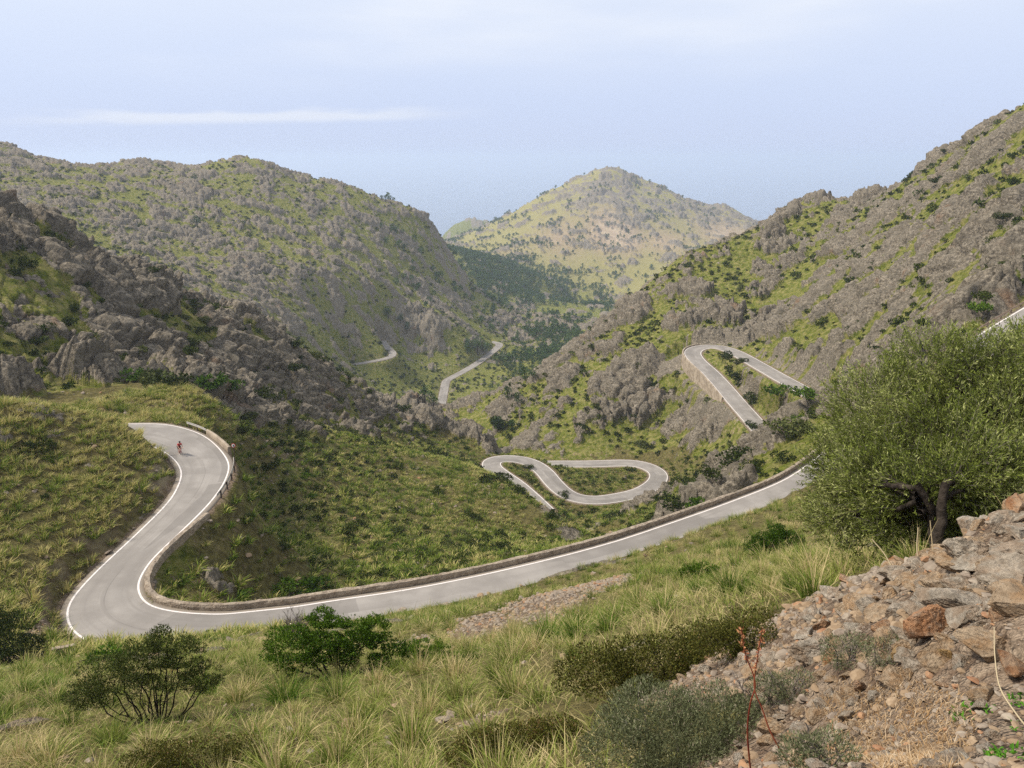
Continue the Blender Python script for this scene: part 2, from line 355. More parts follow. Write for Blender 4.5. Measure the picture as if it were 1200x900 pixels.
# the drop below the walled side of the mountainside hairpin
HL_, HR_ = ROADS['hairpin']; _len = [np.linalg.norm(np.diff(a, axis=0), axis=1).sum() for a in (HL_, HR_)]
_e = HL_ if _len[0] > _len[1] else HR_; _o = (HL_ - HR_) * (1 if _len[0] > _len[1] else -1); _o[:, 2] = 0; _o /= np.linalg.norm(_o, axis=1)[:, None]
def _pix(p):
    f = p[1] * CP - p[2] * SP; return 600 + F * p[0] / f, 450 - F * (p[1] * SP + p[2] * CP) / f
_q = np.array([_pix(p) for p in _e]); _k0, _k1 = (int(np.argmin(np.hypot(_q[:, 0] - a, _q[:, 1] - b))) for a, b in ((822, 404), (850, 468)))
WALL_DROP = np.interp(np.linspace(0, 1, _k1 - _k0), [0, .2, .45, .8, 1], [1.2, 4.0, 4.6, 3.4, .7])
for p, o, dp in zip(_e[_k0:_k1], _o[_k0:_k1], WALL_DROP):
    r = math.hypot(p[0], p[1]); a = math.atan2(p[0], p[1]); c0, c1 = np.searchsorted(AZ, [a - 16 / r, a + 16 / r]); r0, r1 = np.searchsorted(RR, [r - 16, r + 16]); sl = np.s_[r0:r1, c0:c1]
    dx, dy = X[sl] - p[0], Y[sl] - p[1]; s_ = dx * o[0] + dy * o[1]; t_ = np.abs(dx * o[1] - dy * o[0]); m = (s_ > .5) & (s_ < 14) & (t_ < 1.6)
    Z[sl] = np.where(m, np.minimum(Z[sl], p[2] - dp - .45 * s_ + .06 * s_ * relief[sl] + np.maximum(s_ - 9, 0) * 1.5), Z[sl])

# outcrops swell out square to the slope rather than straight up
_dr = np.gradient(Zn, axis=0) / np.gradient(GR, axis=0); _da = np.gradient(Zn, axis=1) / (np.gradient(GU, axis=1) * GR)
_gx = np.clip(_dr * np.sin(GU) + _da * np.cos(GU), -1.2, 1.2); _gy = np.clip(_dr * np.cos(GU) - _da * np.sin(GU), -1.2, 1.2); _q2 = 1 + _gx ** 2 + _gy ** 2
_m = sstep(3, 12, RD) * sstep(100, 140, GR) * sstep(2500, 1500, GR) if False else sstep(3, 12, RD) * sstep(100, 140, GR)
XM = X - _gx * OFF * _m / _q2; YM = Y - _gy * OFF * _m / _q2; ZM = Z - OFF * _m * (1 - 1 / _q2)

def ground(x, y):
    a = math.atan2(x, y); r = math.hypot(x, y)
    c = min(max(np.searchsorted(AZ, a) - 1, 0), len(AZ) - 2); k = min(max(np.searchsorted(RR, r) - 1, 0), len(RR) - 2)
    fx = (a - AZ[c]) / (AZ[c + 1] - AZ[c]); fy = (r - RR[k]) / (RR[k + 1] - RR[k])
    return float((Z[k, c] * (1 - fx) + Z[k, c + 1] * fx) * (1 - fy) + (Z[k + 1, c] * (1 - fx) + Z[k + 1, c + 1] * fx) * fy)
def ground_n(x, y, G=None):
    G = Z if G is None else G
    a = np.arctan2(x, y); r = np.hypot(x, y)
    c = np.clip(np.searchsorted(AZ, a) - 1, 0, len(AZ) - 2); k = np.clip(np.searchsorted(RR, r) - 1, 0, len(RR) - 2)
    fx = (a - AZ[c]) / (AZ[c + 1] - AZ[c]); fy = (r - RR[k]) / (RR[k + 1] - RR[k])
    return (G[k, c] * (1 - fx) + G[k, c + 1] * fx) * (1 - fy) + (G[k + 1, c] * (1 - fx) + G[k + 1, c + 1] * fx) * fy
def hit(px, py, rmin=1.0, zmap=None):
    """where a line of sight first meets the land"""
    a, s = ray(px, py); c = int(np.argmin(np.abs(AZ - a)))
    ok = np.nonzero((Z[:, c] >= s * RR) & (RR > rmin))[0]
    r = RR[ok[0]] if len(ok) else 3000.0
    return Vector((r * math.sin(a), r * math.cos(a), float(Z[ok[0], c]) if len(ok) else r * s))
# ------------------------------------------------------------------ object helpers
def tag(o, label=None, cat=None, group=None, kind=None):
    for k, v in (('label', label), ('category', cat), ('group', group), ('kind', kind)):
        if v: o[k] = v
    return o

def link(name, me, parent=None, loc=None):
    o = bpy.data.objects.new(name, me); C.objects.link(o)
    if parent: o.parent = parent
    if loc is not None: o.location = loc
    return o

def mesh_np(name, co, faces, mat=None, smooth=True, attrs=None, nside=None):
    """co (n,3); faces (m,k) int array of one polygon size, or a list of such arrays"""
    me = bpy.data.meshes.new(name)
    fl = faces if isinstance(faces, list) else [faces]
    fl = [np.asarray(f, np.int32) for f in fl if len(f)]
    me.vertices.add(len(co)); me.vertices.foreach_set('co', np.asarray(co, np.float32).ravel())
    idx = np.concatenate([f.ravel() for f in fl]); cnt = np.concatenate([np.full(len(f), f.shape[1], np.int32) for f in fl])
    me.loops.add(len(idx)); me.loops.foreach_set('vertex_index', idx)
    me.polygons.add(len(cnt)); me.polygons.foreach_set('loop_start', np.r_[0, np.cumsum(cnt)[:-1]].astype(np.int32))
    me.polygons.foreach_set('use_smooth', np.full(len(cnt), smooth))
    me.update(calc_edges=True)
    for k, v in (attrs or {}).items():
        v = np.asarray(v, np.float32)
        if v.ndim == 2:
            at = me.attributes.new(k, 'FLOAT_COLOR', 'POINT'); at.data.foreach_set('color', np.c_[v, np.ones(len(v), np.float32)].astype(np.float32).ravel())
        else:
            at = me.attributes.new(k, 'FLOAT', 'POINT'); at.data.foreach_set('value', v)
    if mat: me.materials.append(mat)
    return me

# ------------------------------------------------------------------ materials
class NT:
    def __init__(s, name):
        s.m = bpy.data.materials.new(name); s.m.use_nodes = True; s.t = s.m.node_tree; s.n = s.t.nodes; s.l = s.t.links
        s.b = s.n['Principled BSDF']; s.b.inputs['Roughness'].default_value = .9; s.b.inputs['Specular IOR Level'].default_value = .06
    def set(s, sock, v):
        if hasattr(v, 'is_output'): s.l.new(v, sock)
        elif isinstance(v, (tuple, list)): sock.default_value = (*v, 1) if len(v) == 3 and sock.type == 'RGBA' else v
        else: sock.default_value = v
    def attr(s, k):
        n = s.n.new('ShaderNodeAttribute'); n.attribute_name = k; return n
    def math(s, op, a, b=0.0, clamp=False):
        n = s.n.new('ShaderNodeMath'); n.operation = op; n.use_clamp = clamp; s.set(n.inputs[0], a); s.set(n.inputs[1], b); return n.outputs[0]
    def obj(s):
        return s.n.new('ShaderNodeTexCoord').outputs['Object']
    def pos(s):
        return s.n.new('ShaderNodeNewGeometry').outputs['Position']
    def scale(s, v, sc):
        n = s.n.new('ShaderNodeMapping'); n.inputs['Scale'].default_value = sc; s.l.new(v, n.inputs[0]); return n.outputs[0]
    def noise(s, scale, detail=4, rough=.55, vec=None, dist=0):
        n = s.n.new('ShaderNodeTexNoise'); n.inputs['Scale'].default_value = scale; n.inputs['Detail'].default_value = detail; n.inputs['Roughness'].default_value = rough
        n.inputs['Distortion'].default_value = dist
        s.l.new(vec if vec is not None else s.pos(), n.inputs['Vector']); return n.outputs['Fac']
    def voro(s, scale, feature='F1', vec=None, out='Distance'):
        n = s.n.new('ShaderNodeTexVoronoi'); n.feature = feature; n.inputs['Scale'].default_value = scale
        s.l.new(vec if vec is not None else s.pos(), n.inputs['Vector']); return n.outputs[out]
    def ramp(s, v, a, b):
        n = s.n.new('ShaderNodeMapRange'); n.interpolation_type = 'SMOOTHSTEP'; s.set(n.inputs[0], v); n.inputs[1].default_value = a; n.inputs[2].default_value = b; return n.outputs[0]
    def mix(s, f, a, b, mode='MIX'):
        n = s.n.new('ShaderNodeMix'); n.data_type = 'RGBA'; n.blend_type = mode; s.set(n.inputs[0], f); s.set(n.inputs[6], a); s.set(n.inputs[7], b); return n.outputs[2]
    def bump(s, h, dist, strength=1.0):
        n = s.n.new('ShaderNodeBump'); n.inputs['Distance'].default_value = dist; n.inputs['Strength'].default_value = strength; s.l.new(h, n.inputs['Height'])
        s.l.new(n.outputs[0], s.b.inputs['Normal'])
    def done(s, col, rough=None, spec=None):
        s.set(s.b.inputs['Base Color'], col)
        if rough is not None: s.set(s.b.inputs['Roughness'], rough)
        if spec is not None: s.b.inputs['Specular IOR Level'].default_value = spec
        return s.m

def mat_land():
    k = NT('land'); rock = k.attr('rock').outputs['Fac']; dry = k.attr('dry').outputs['Fac']; bare = k.attr('bare').outputs['Fac']; grv = k.attr('gravel').outputs['Fac']
    n_s, n_m, n_l = k.noise(1.6, 5, .65), k.noise(.28, 4, .6), k.noise(.045, 3, .55)
    fine = k.noise(6, 4, .7)
    # limestone: grey, streaked, with rusty stains
    rc = k.mix(k.ramp(n_s, .35, .68), (.098, .083, .062), (.36, .305, .23))
    rc = k.mix(k.ramp(n_m, .42, .70), rc, (.18, .155, .116))
    rc = k.mix(k.math('MULTIPLY', k.ramp(k.noise(.11, 4, .6), .60, .74), .55), rc, (.24, .13, .07))
    rc = k.mix(k.math('MULTIPLY', k.ramp(k.noise(.55, 5, .65, k.scale(k.pos(), (.5, .5, 3.2)), 1.0), .50, .66), .55), rc, (.11, .095, .075))
    rc = k.mix(k.math('MULTIPLY', k.ramp(fine, .56, .66), .45), rc, (.085, .07, .055))
    # grass, straw and bare earth; the palest tone also paints sunlight on the peak
    gc = k.mix(k.ramp(n_s, .33, .66), (.055, .075, .010), (.165, .18, .026))
    gc = k.mix(k.math('MULTIPLY', k.ramp(k.math('ADD', k.noise(.6, 4, .6), k.math('MULTIPLY', dry, .35)), .50, .82), .9), gc, (.29, .25, .095))
    gc = k.mix(k.math('MULTIPLY', k.ramp(n_m, .58, .72), .6), gc, (.040, .060, .014))
    gc = k.mix(k.ramp(k.math('ADD', k.noise(.9, 5, .65), k.math('MULTIPLY', bare, .5)), .66, .80), gc, k.mix(k.ramp(n_s, .4, .6), (.24, .155, .10), (.36, .27, .20)))
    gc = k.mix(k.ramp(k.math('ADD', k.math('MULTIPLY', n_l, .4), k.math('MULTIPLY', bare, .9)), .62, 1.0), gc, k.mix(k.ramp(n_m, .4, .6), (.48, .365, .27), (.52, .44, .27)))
    gc = k.mix(k.math('MULTIPLY', k.attr('litter').outputs['Fac'], .8), gc, k.mix(k.ramp(n_s, .4, .62), (.085, .066, .028), (.165, .135, .055)))
    m = k.ramp(k.math('ADD', rock, k.math('MULTIPLY', k.math('ADD', k.math('SUBTRACT', n_s, .5), k.math('MULTIPLY', k.math('SUBTRACT', n_m, .5), .6)), 1.5)), .38, .60)
    col = k.mix(m, gc, rc)
    gr = k.mix(k.ramp(fine, .35, .65), (.15, .102, .068), (.31, .235, .165))
    col = k.mix(k.ramp(k.math('ADD', grv, k.math('MULTIPLY', k.math('SUBTRACT', n_s, .5), 1.2)), .4, .7), col, gr)
    h = k.math('ADD', k.math('MULTIPLY', k.noise(.9, 6, .7), 1.0), k.math('MULTIPLY', fine, .25))
    k.bump(h, 1.1, .9)
    return k.done(col)

def mat_asphalt():
    k = NT('asphalt'); lat = k.attr('lat').outputs['Fac']; run = k.attr('run').outputs['Fac']
    cmb = k.n.new('ShaderNodeCombineXYZ'); k.l.new(k.math('MULTIPLY', run, .02), cmb.inputs[0]); k.l.new(k.math('MULTIPLY', lat, 3.0), cmb.inputs[1])
    streak = k.noise(1.6, 4, .6, cmb.outputs[0])
    c = k.mix(k.ramp(k.noise(.35, 4, .6), .3, .7), (.235, .213, .19), (.315, .288, .258))
    c = k.mix(k.math('MULTIPLY', k.ramp(streak, .45, .72), .5), c, (.20, .18, .16))
    track = k.math('SUBTRACT', 1.0, k.ramp(k.math('ABSOLUTE', k.math('SUBTRACT', k.math('ABSOLUTE', lat), .45)), .06, .28))
    c = k.mix(k.math('MULTIPLY', track, .22), c, (.19, .172, .155))
    c = k.mix(k.math('MULTIPLY', k.ramp(k.noise(30, 3, .7), .5, .75), .3), c, (.14, .125, .11))
    c = k.mix(k.math('MULTIPLY', k.ramp(k.noise(.9, 5, .6), .66, .72), .5), c, (.15, .135, .12))
    c = k.mix(k.math('MULTIPLY', k.ramp(k.noise(.16, 2, .5), .56, .60), .35), c, (.215, .195, .175))
    cb2 = k.n.new('ShaderNodeCombineXYZ'); k.l.new(k.math('MULTIPLY', run, .07), cb2.inputs[0]); k.l.new(k.math('MULTIPLY', lat, .75), cb2.inputs[1])
    vo = k.n.new('ShaderNodeTexVoronoi'); vo.distance = 'CHEBYCHEV'; vo.inputs['Scale'].default_value = 1.3; k.l.new(cb2.outputs[0], vo.inputs['Vector']); sp_ = k.n.new('ShaderNodeSeparateColor'); k.l.new(vo.outputs['Color'], sp_.inputs[0])
    c = k.mix(k.math('MULTIPLY', k.ramp(sp_.outputs[0], .70, .74), .38), c, (.15, .136, .122))
    seam = k.math('SUBTRACT', 1.0, k.ramp(k.math('ABSOLUTE', k.math('ADD', lat, k.math('MULTIPLY', k.math('SUBTRACT', k.noise(.4, 3), .5), .06))), .006, .02))
    c = k.mix(k.math('MULTIPLY', seam, k.math('MULTIPLY', k.ramp(k.noise(.25, 3), .4, .6), .5)), c, (.12, .11, .10))
    c = k.mix(k.math('MULTIPLY', k.ramp(k.math('ADD', k.math('ABSOLUTE', lat), k.math('MULTIPLY', k.math('SUBTRACT', k.noise(1.2, 5, .7), .5), .30)), .93, 1.06), .7), c, (.27, .22, .165))
    k.bump(k.noise(25, 3), .01, .5)
    return k.done(c, .85)

def mat_simple(name, c1, c2, scale=3, rough=.9, detail=5, bump=0.0, bscale=12, lo=.35, hi=.65, spec=.08):
    k = NT(name); k.t
    if bump: k.bump(k.noise(bscale, 5, .65), bump)
    return k.done(k.mix(k.ramp(k.noise(scale, detail, .6), lo, hi), c1, c2), rough, spec)

M_LAND = mat_land(); M_ASPH = mat_asphalt()
def mat_paint():
    k = NT('road_paint'); return k.done(k.mix(k.ramp(k.noise(5, 5, .7),   .50, .72), (.70, .64, .60), (.40, .37, .33)), .6)
M_PAINT = mat_paint()
def mat_wall():
    k = NT('parapet_stone'); n = k.noise(2.2, 5, .65)
    c = k.mix(k.ramp(n, .3, .7), (.19, .145, .105), (.40, .33, .25)); c = k.mix(k.math('MULTIPLY', k.ramp(k.noise(.5, 4), .5, .7), .5), c, (.15, .125, .10))
    c = k.mix(k.ramp(k.voro(3.2, 'DISTANCE_TO_EDGE'), .05, .0), c, (.27, .22, .17))
    k.bump(k.math('ADD', k.noise(6, 4), k.voro(3.2, 'DISTANCE_TO_EDGE')), .09); return k.done(c)
M_WALL = mat_wall()
M_CONC = mat_simple('weathered_concrete', (.24, .19, .14), (.40, .33, .25), .6, bump=.05, detail=8)

# ------------------------------------------------------------------ land meshes, one per hill or slope
bare = np.zeros_like(Z)
def spot(G, px, py, r, rad, val, squash=1.0):
    a, s = ray(px, py); d2_ = ((GU - a) / (rad / F)) ** 2 + ((GV - math.log(r)) / (rad / F * squash)) ** 2
    np.maximum(G, val * np.exp(-d2_), out=G)
for sp in ((660,285,1750,60,.55,2),(720,275,1800,60,.68,2),(780,285,1800,55,.55,2),(850,275,2000,60,.6,2),(600,300,1650,40,.45,2),(700,235,2000,40,.25,2)): spot(bare, *sp)  # pale dry ground on the peak, lightened further to paint its sunlit patch
dryA = DRY0.copy()
bare = np.maximum(bare, np.where((REGION == names.index(GB)) | (REGION == names.index(FG)), .62 * np.exp(-((RD - 1.9) / 1.2) ** 2) * sstep(-.3, .3, perlin(X / 3, Y / 3, 120)), 0))
bare += .25 * np.exp(-((RD - 3) / 4) ** 2) * (RD < 100)
for sp in ((640,712,25,70,.9,1.6),(560,725,23,50,.8,1.6),(705,692,30,50,.7,1.6),(600,825,10.5,40,.9,.4),(330,530,140,35,.7,1),(265,465,150,25,1.0,.5),(150,488,119,30,.9,.4),(200,492,117,30,.9,.4)): spot(bare, *sp)
gravel = np.zeros_like(Z); gravel = np.maximum(gravel, .75 * (1 - sstep(.4, 1.7, RD)))
for sp in ((60,748,63,26,1.0,1.0),(90,768,59,22,1.0,.8),(48,722,66,20,1.0,.8),(640,715,28,58,1.1,4),(565,732,25,42,1.0,3.5),(490,747,24,32,.8,2.5),(705,695,33,45,1.0,4),(265,468,150,26,1.0,.5),(600,650,9,60,.0,1),(560,850,9.5,60,.85,.5)): spot(gravel, *sp)
gravel = np.maximum(gravel, np.where(REGION == names.index(RU), .95, 0) * (GR < 12))
litter = np.where(np.isin(REGION, [names.index(GB), names.index(VS), names.index(FG)]), 1.0, 0) * sstep(-.6, .2, perlin(X / 7, Y / 7, 121) + .4)
nz, nc = Z.shape
vid = np.arange(nz * nc).reshape(nz, nc)
quad = np.stack([vid[:-1, :-1], vid[:-1, 1:], vid[1:, 1:], vid[1:, :-1]], -1)
regq = REGION[:-1, :-1]
flat = np.stack([XM, YM, ZM], -1).reshape(-1, 3)
LAND_LABEL = {
    FG: 'steep foreground slope of dry tussock grass running down to the road', GB: 'tussock covered bank rising left of the hairpin bend',
    VS: 'grassy spur falling away behind the long parapet wall', NH: 'craggy grey limestone hill at the left edge',
    MR: 'long grey green ridge behind the craggy left hill', VA: 'green valley floor crossed by the far road',
    RK: 'low knobbly rock outcrops in the middle of the valley', PK: 'pale pointed peak standing alone in the distance',
    WH: 'wooded hollow at the foot of the pale peak', FH: 'small blue green hill far off left of the peak',
    RM: 'rocky mountainside with grassy ledges rising on the right', RU: 'rubble strewn ground in the lower right corner'}
for i, k in enumerate(names):
    f = quad[regq == i]
    if not len(f): continue
    u, inv = np.unique(f.ravel(), return_inverse=True); f = inv.reshape(-1, 4)
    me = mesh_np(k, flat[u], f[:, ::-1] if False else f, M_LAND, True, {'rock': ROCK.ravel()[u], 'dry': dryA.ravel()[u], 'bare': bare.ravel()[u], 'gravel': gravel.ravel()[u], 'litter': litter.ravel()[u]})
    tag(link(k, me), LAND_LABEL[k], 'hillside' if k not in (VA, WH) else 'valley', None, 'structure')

# ------------------------------------------------------------------ road ribbons and painted lines
def strip(name, rows, mat, closed_profile=False, smooth=False, attrs=None, caps=True):
    """rows: (n, k, 3) cross-sections joined along their length"""
    n, k = rows.shape[:2]; co = rows.reshape(-1, 3); v = np.arange(n * k).reshape(n, k); w = v
    if closed_profile: w = np.hstack([v, v[:, :1]])
    f = np.stack([w[:-1, :-1], w[:-1, 1:], w[1:, 1:], w[1:, :-1]], -1).reshape(-1, 4)
    fl = [f]
    if closed_profile and caps: fl.append(np.stack([v[0][::-1], v[-1]]))
    return mesh_np(name, co, fl, mat, smooth, attrs)

ROAD_INFO = {'near': ('road', 'pale asphalt road sweeping through the near hairpin along the parapet'), 'hairpin': ('road', 'asphalt hairpin carried on a high wall on the right mountainside'),
    'loops': ('road', 'double looped asphalt road on the valley side below the wall'), 'valley': ('road', 'straight pale road climbing the valley past the knoll'),
    'lower': ('road', 'short bent stretch of pale track at the foot of the ridge'), 'distant': ('road', 'tiny pale bend of road among far trees'), 'upper': ('road', 'road stretch showing above the olive tree at the right edge')}
NEAR_L, NEAR_R = ROADS['near']
for k, (Le, Re) in ROADS.items():
    n = len(Le); depth = .5 if k in ('near', 'upper') else 2.2
    ts = np.linspace(0, 1, 9)
    top = Le[:, None] * (1 - ts[None, :, None]) + Re[:, None] * ts[None, :, None]
    sh = .45 if k == 'near' else .25
    d = (Le - Re); d[:, 2] = 0; d /= np.linalg.norm(d, axis=1)[:, None]
    l0 = Le + d * sh; r0 = Re - d * sh; l1 = l0 + d * .2 - [0, 0, depth]; r1 = r0 - d * .2 - [0, 0, depth]
    rows = np.concatenate([l1[:, None], l0[:, None], top, r0[:, None], r1[:, None]], 1)
    run = np.r_[0, np.cumsum(np.linalg.norm(np.diff((Le + Re) / 2, axis=0), axis=1))]
    lat = np.tile(np.r_[-1.1, -1.1, ts * 2 - 1, 1.1, 1.1], (n, 1))
    me = strip('road', rows[:, ::-1], M_ASPH, False, True, {'lat': lat[:, ::-1].ravel(), 'run': np.repeat(run, rows.shape[1])})
    tag(link('road', me), ROAD_INFO[k][1], 'road', None, 'structure')
    if k in ('near', 'hairpin', 'loops', 'upper'):
        w = .17 if k == 'near' else .20
        for e, s in ((Le, -1), (Re, 1)):
            a = e + d * (.1 * -s) * 0 + [0, 0, .012]; b = e + d * s * w + [0, 0, .012]
            me = strip('road_marking', np.stack([a, b], 1) if s < 0 else np.stack([b, a], 1), M_PAINT)
            side = {('near', -1): 'white edge line round the outside of the near hairpin', ('near', 1): 'white edge line running along the foot of the parapet', ('hairpin', -1): 'white edge line on the walled side of the mountainside hairpin',
                ('hairpin', 1): 'white edge line on the inner side of the mountainside hairpin', ('loops', -1): 'white outer edge line of the valley road loops', ('loops', 1): 'white inner edge line of the valley road loops',
                ('upper', -1): 'white edge line beside the rail above the olive tree', ('upper', 1): 'white edge line on the near side of the road above the olive'}[(k, s)]
            tag(link('road_marking', me), side, 'road marking', None, 'structure')

# ------------------------------------------------------------------ parapets and retaining walls
def wall(name, edge, out, h, th, below, mat, label, cat='wall', rough=.04, seed=0, group=None):
    """edge (n,3) road edge; out: unit outward vectors; h, below: heights above and below the road (scalars or per row)"""
    rs = np.random.default_rng(seed); n = len(edge); up = np.array([0, 0, 1.0])
    h = np.broadcast_to(h, n)[:, None]; below = np.broadcast_to(below, n)[:, None]
    j = lambda: rs.normal(0, rough, (n, 1)) * .6 + np.convolve(rs.normal(0, rough, n + 6), np.ones(7) / 7, 'valid')[:, None]
    prof = [(0.0, -below * .1 - .15), (.0 + j(), h * .6), (.05 + j(), h + j()), (th * .5, h + .04 + j()), (th - .05 + j(), h + j()), (th + j(), h * .5), (th + .10 + j(), -below * .5), (th + .22, -below)]
    rows = np.stack([edge + out * a + up * b for a, b in prof], 1)
    me = strip(name, rows, mat, True, False)
    return tag(link(name, me), label, cat, group)

def outward(Le, Re):
    d = Re - Le; d[:, 2] = 0; return d / np.linalg.norm(d, axis=1)[:, None]
OUT = outward(NEAR_L.copy(), NEAR_R.copy())
def proj(p):
    """picture position of a point, for finding where along a road a wall starts"""
    x, y, z = p; f = y * CP - z * SP; u = y * SP + z * CP
    return 600 + F * x / f, 450 - F * u / f
PX = np.array([proj(p) for p in NEAR_R])
def idx(px, py): return int(np.argmin(np.hypot(PX[:, 0] - px, PX[:, 1] - py)))
i0, i1 = idx(234, 603), len(NEAR_R) - 1
e = NEAR_R[i0:i1] + OUT[i0:i1] * .42
t = np.linspace(0, 1, i1 - i0); iw = idx(225, 718) - i0
hh = .52 + 0 * t; hh[:8] = np.linspace(.1, .52, 8)
bel = np.full(i1 - i0, 2.2); bel[:iw] = np.interp(np.arange(iw), [0, iw * .3, iw * .7, iw], [1.5, 3.6, 4.0, 2.6])
wall('parapet_wall', e, OUT[i0:i1], hh, .5, bel, M_WALL, 'long low stone parapet along the outside of the near road', 'wall', .035, 1)
j0, j1 = idx(240, 506), idx(270, 531)
wall('parapet_wall', NEAR_R[j0:j1] + OUT[j0:j1] * .5, OUT[j0:j1], .62, .5, 1.5, M_CONC, 'short pale parapet wall on the upper bend', 'wall', .015, 2)
HL, HR = ROADS['hairpin']; hp = np.array([proj(p) for p in HR])
HO = outward(HL.copy(), HR.copy())
k0, k1 = int(np.argmin(np.hypot(hp[:, 0] - 830, hp[:, 1] - 403))), int(np.argmin(np.hypot(hp[:, 0] - 862, hp[:, 1] - 480)))
HWP = (k0, k1)
# which edge is outside at the apex: the one with the longer way round
lenL, lenR = (np.linalg.norm(np.diff(a, axis=0), axis=1).sum() for a in (HL, HR))
print('hairpin edge lengths', lenL, lenR)
hE, hO = (HL, -HO) if lenL > lenR else (HR, HO)
hp = np.array([proj(p) for p in hE]); print(hp[::12].round())
k0, k1 = int(np.argmin(np.hypot(hp[:, 0] - 822, hp[:, 1] - 404))), int(np.argmin(np.hypot(hp[:, 0] - 850, hp[:, 1] - 468)))
m = k1 - k0; tt = np.linspace(0, 1, m)
wall('retaining_wall', hE[k0:k1] + hO[k0:k1] * .3, hO[k0:k1], .45, .5, np.interp(tt, [0, .2, .45, .8, 1], [3, 8, 9.5, 8.5, 3]), M_CONC, 'tall pale retaining wall under the right mountainside hairpin', 'wall', .015, 3)
VL, VR = ROADS['valley']; vp = np.array([proj(p) for p in VR]); VO = outward(VL.copy(), VR.copy())
k0, k1 = sorted((int(np.argmin(np.hypot(vp[:, 0] - 560, vp[:, 1] - 428))), int(np.argmin(np.hypot(vp[:, 0] - 585, vp[:, 1] - 408)))))
wall('retaining_wall', VR[k0:k1] + VO[k0:k1] * .3, VO[k0:k1], .5, .6, np.linspace(3, 9, k1 - k0), M_CONC, 'grey retaining wall under the far straight road', 'wall', .03, 4)

# ------------------------------------------------------------------ sea
k = NT('sea_water'); k.bump(k.noise(.02, 4), 1.0, .1); M_SEA = k.done((.02, .045, .075), .12, .5)
sy = np.array([[-29900, -50, -450], [29900, -50, -450], [29900, 44900, -450], [-29900, 44900, -450]], float)
tag(link('sea', mesh_np('sea', sy, np.array([[0, 1, 2, 3]]), M_SEA)), 'hazy blue sea fading into the sky beyond the hills', 'sea', None, 'structure')

# ------------------------------------------------------------------ air, sky, sun, camera
hz = bpy.data.materials.new('haze'); hz.use_nodes = True
for nd in list(hz.node_tree.nodes):
    if nd.type == 'BSDF_PRINCIPLED': hz.node_tree.nodes.remove(nd)
pv = hz.node_tree.nodes.new('ShaderNodeVolumePrincipled'); pv.inputs['Color'].default_value = (.71, .81, .98, 1); pv.inputs['Density'].default_value = HAZE = 1.35e-4
pv.inputs['Anisotropy'].default_value = .2
hz.node_tree.links.new(pv.outputs[0], [x for x in hz.node_tree.nodes if x.type == 'OUTPUT_MATERIAL'][0].inputs['Volume'])
bx0, bx1, by0, by1, bz0, bz1 = -30000, 30000, -60, 45000, -560, 75
co = [(x, y, z) for z in (bz0, bz1) for y in (by0, by1) for x in (bx0, bx1)]
tag(link('haze', mesh_np('haze', np.array(co, float), np.array([[0, 2, 3, 1], [4, 5, 7, 6], [0, 1, 5, 4], [2, 6, 7, 3], [0, 4, 6, 2], [1, 3, 7, 5]]), hz, False)), 'thin blue air haze softening the far ridges', 'haze', None, 'stuff')

SUN_EL, SUN_AZ = math.radians(50), math.radians(-90)     # bearing from +Y, clockwise: from the left
sd = Vector((math.sin(SUN_AZ) * math.cos(SUN_EL), math.cos(SUN_AZ) * math.cos(SUN_EL), math.sin(SUN_EL)))
sun = bpy.data.lights.new('sun', 'SUN'); sun.energy = 4.4; sun.angle = math.radians(8); sun.color = (1, .93, .82)
so = bpy.data.objects.new('sun', sun); C.objects.link(so); so.rotation_euler = sd.to_track_quat('Z', 'Y').to_euler()
w = bpy.data.worlds.new('World'); bpy.context.scene.world = w; w.use_nodes = True
t = w.node_tree; bg = t.nodes['Background']; bg.inputs[1].default_value = .1
sky = t.nodes.new('ShaderNodeTexSky'); sky.sky_type = 'NISHITA'; sky.sun_disc = False; sky.sun_elevation = SUN_EL; sky.sun_rotation = SUN_AZ; sky.altitude = 500; sky.dust_density = 2.0
tc = t.nodes.new('ShaderNodeTexCoord'); mp = t.nodes.new('ShaderNodeMapping'); mp.inputs['Scale'].default_value = (1.3, 1.3, 7.5); t.links.new(tc.outputs['Generated'], mp.inputs[0])
nz_ = t.nodes.new('ShaderNodeTexNoise'); nz_.inputs['Scale'].default_value = 1.7; nz_.inputs['Detail'].default_value = 5; nz_.inputs['Roughness'].default_value = .5; t.links.new(mp.outputs[0], nz_.inputs[0])
def wm(op, a, b):
    n = t.nodes.new('ShaderNodeMath'); n.operation = op
    for s_, v_ in zip(n.inputs, (a, b)):
        if hasattr(v_, 'is_output'): t.links.new(v_, s_)
        else: s_.default_value = v_
    return n.outputs[0]
def wr(v, a, b, c=0., d=1.):
    n = t.nodes.new('ShaderNodeMapRange'); n.interpolation_type = 'SMOOTHSTEP'; t.links.new(v, n.inputs[0])
    for q_, x_ in zip((1, 2, 3, 4), (a, b, c, d)): n.inputs[q_].default_value = x_
    return n.outputs[0]
def wmix(f, a, b):
    n = t.nodes.new('ShaderNodeMix'); n.data_type = 'RGBA'
    for s_, v_ in ((n.inputs[0], f), (n.inputs[6], a), (n.inputs[7], b)):
        if hasattr(v_, 'is_output'): t.links.new(v_, s_)
        else: s_.default_value = (*v_, 1) if isinstance(v_, tuple) else v_
    return n.outputs[2]
sep = t.nodes.new('ShaderNodeSeparateXYZ'); t.links.new(tc.outputs['Generated'], sep.inputs[0])
el = sep.outputs['Z']
# thin high overcast: blue-grey low down, whiter overhead, over the clear-sky model
veil = wmix(wr(el, .0, .26), (5.5, 6.4, 8.9), (7.8, 8.3, 9.3))
veil = wmix(wm('MULTIPLY', wr(nz_.outputs['Fac'],   .44, .80), wr(el, .05, .18)), veil, (8.9, 9.1, 9.6))
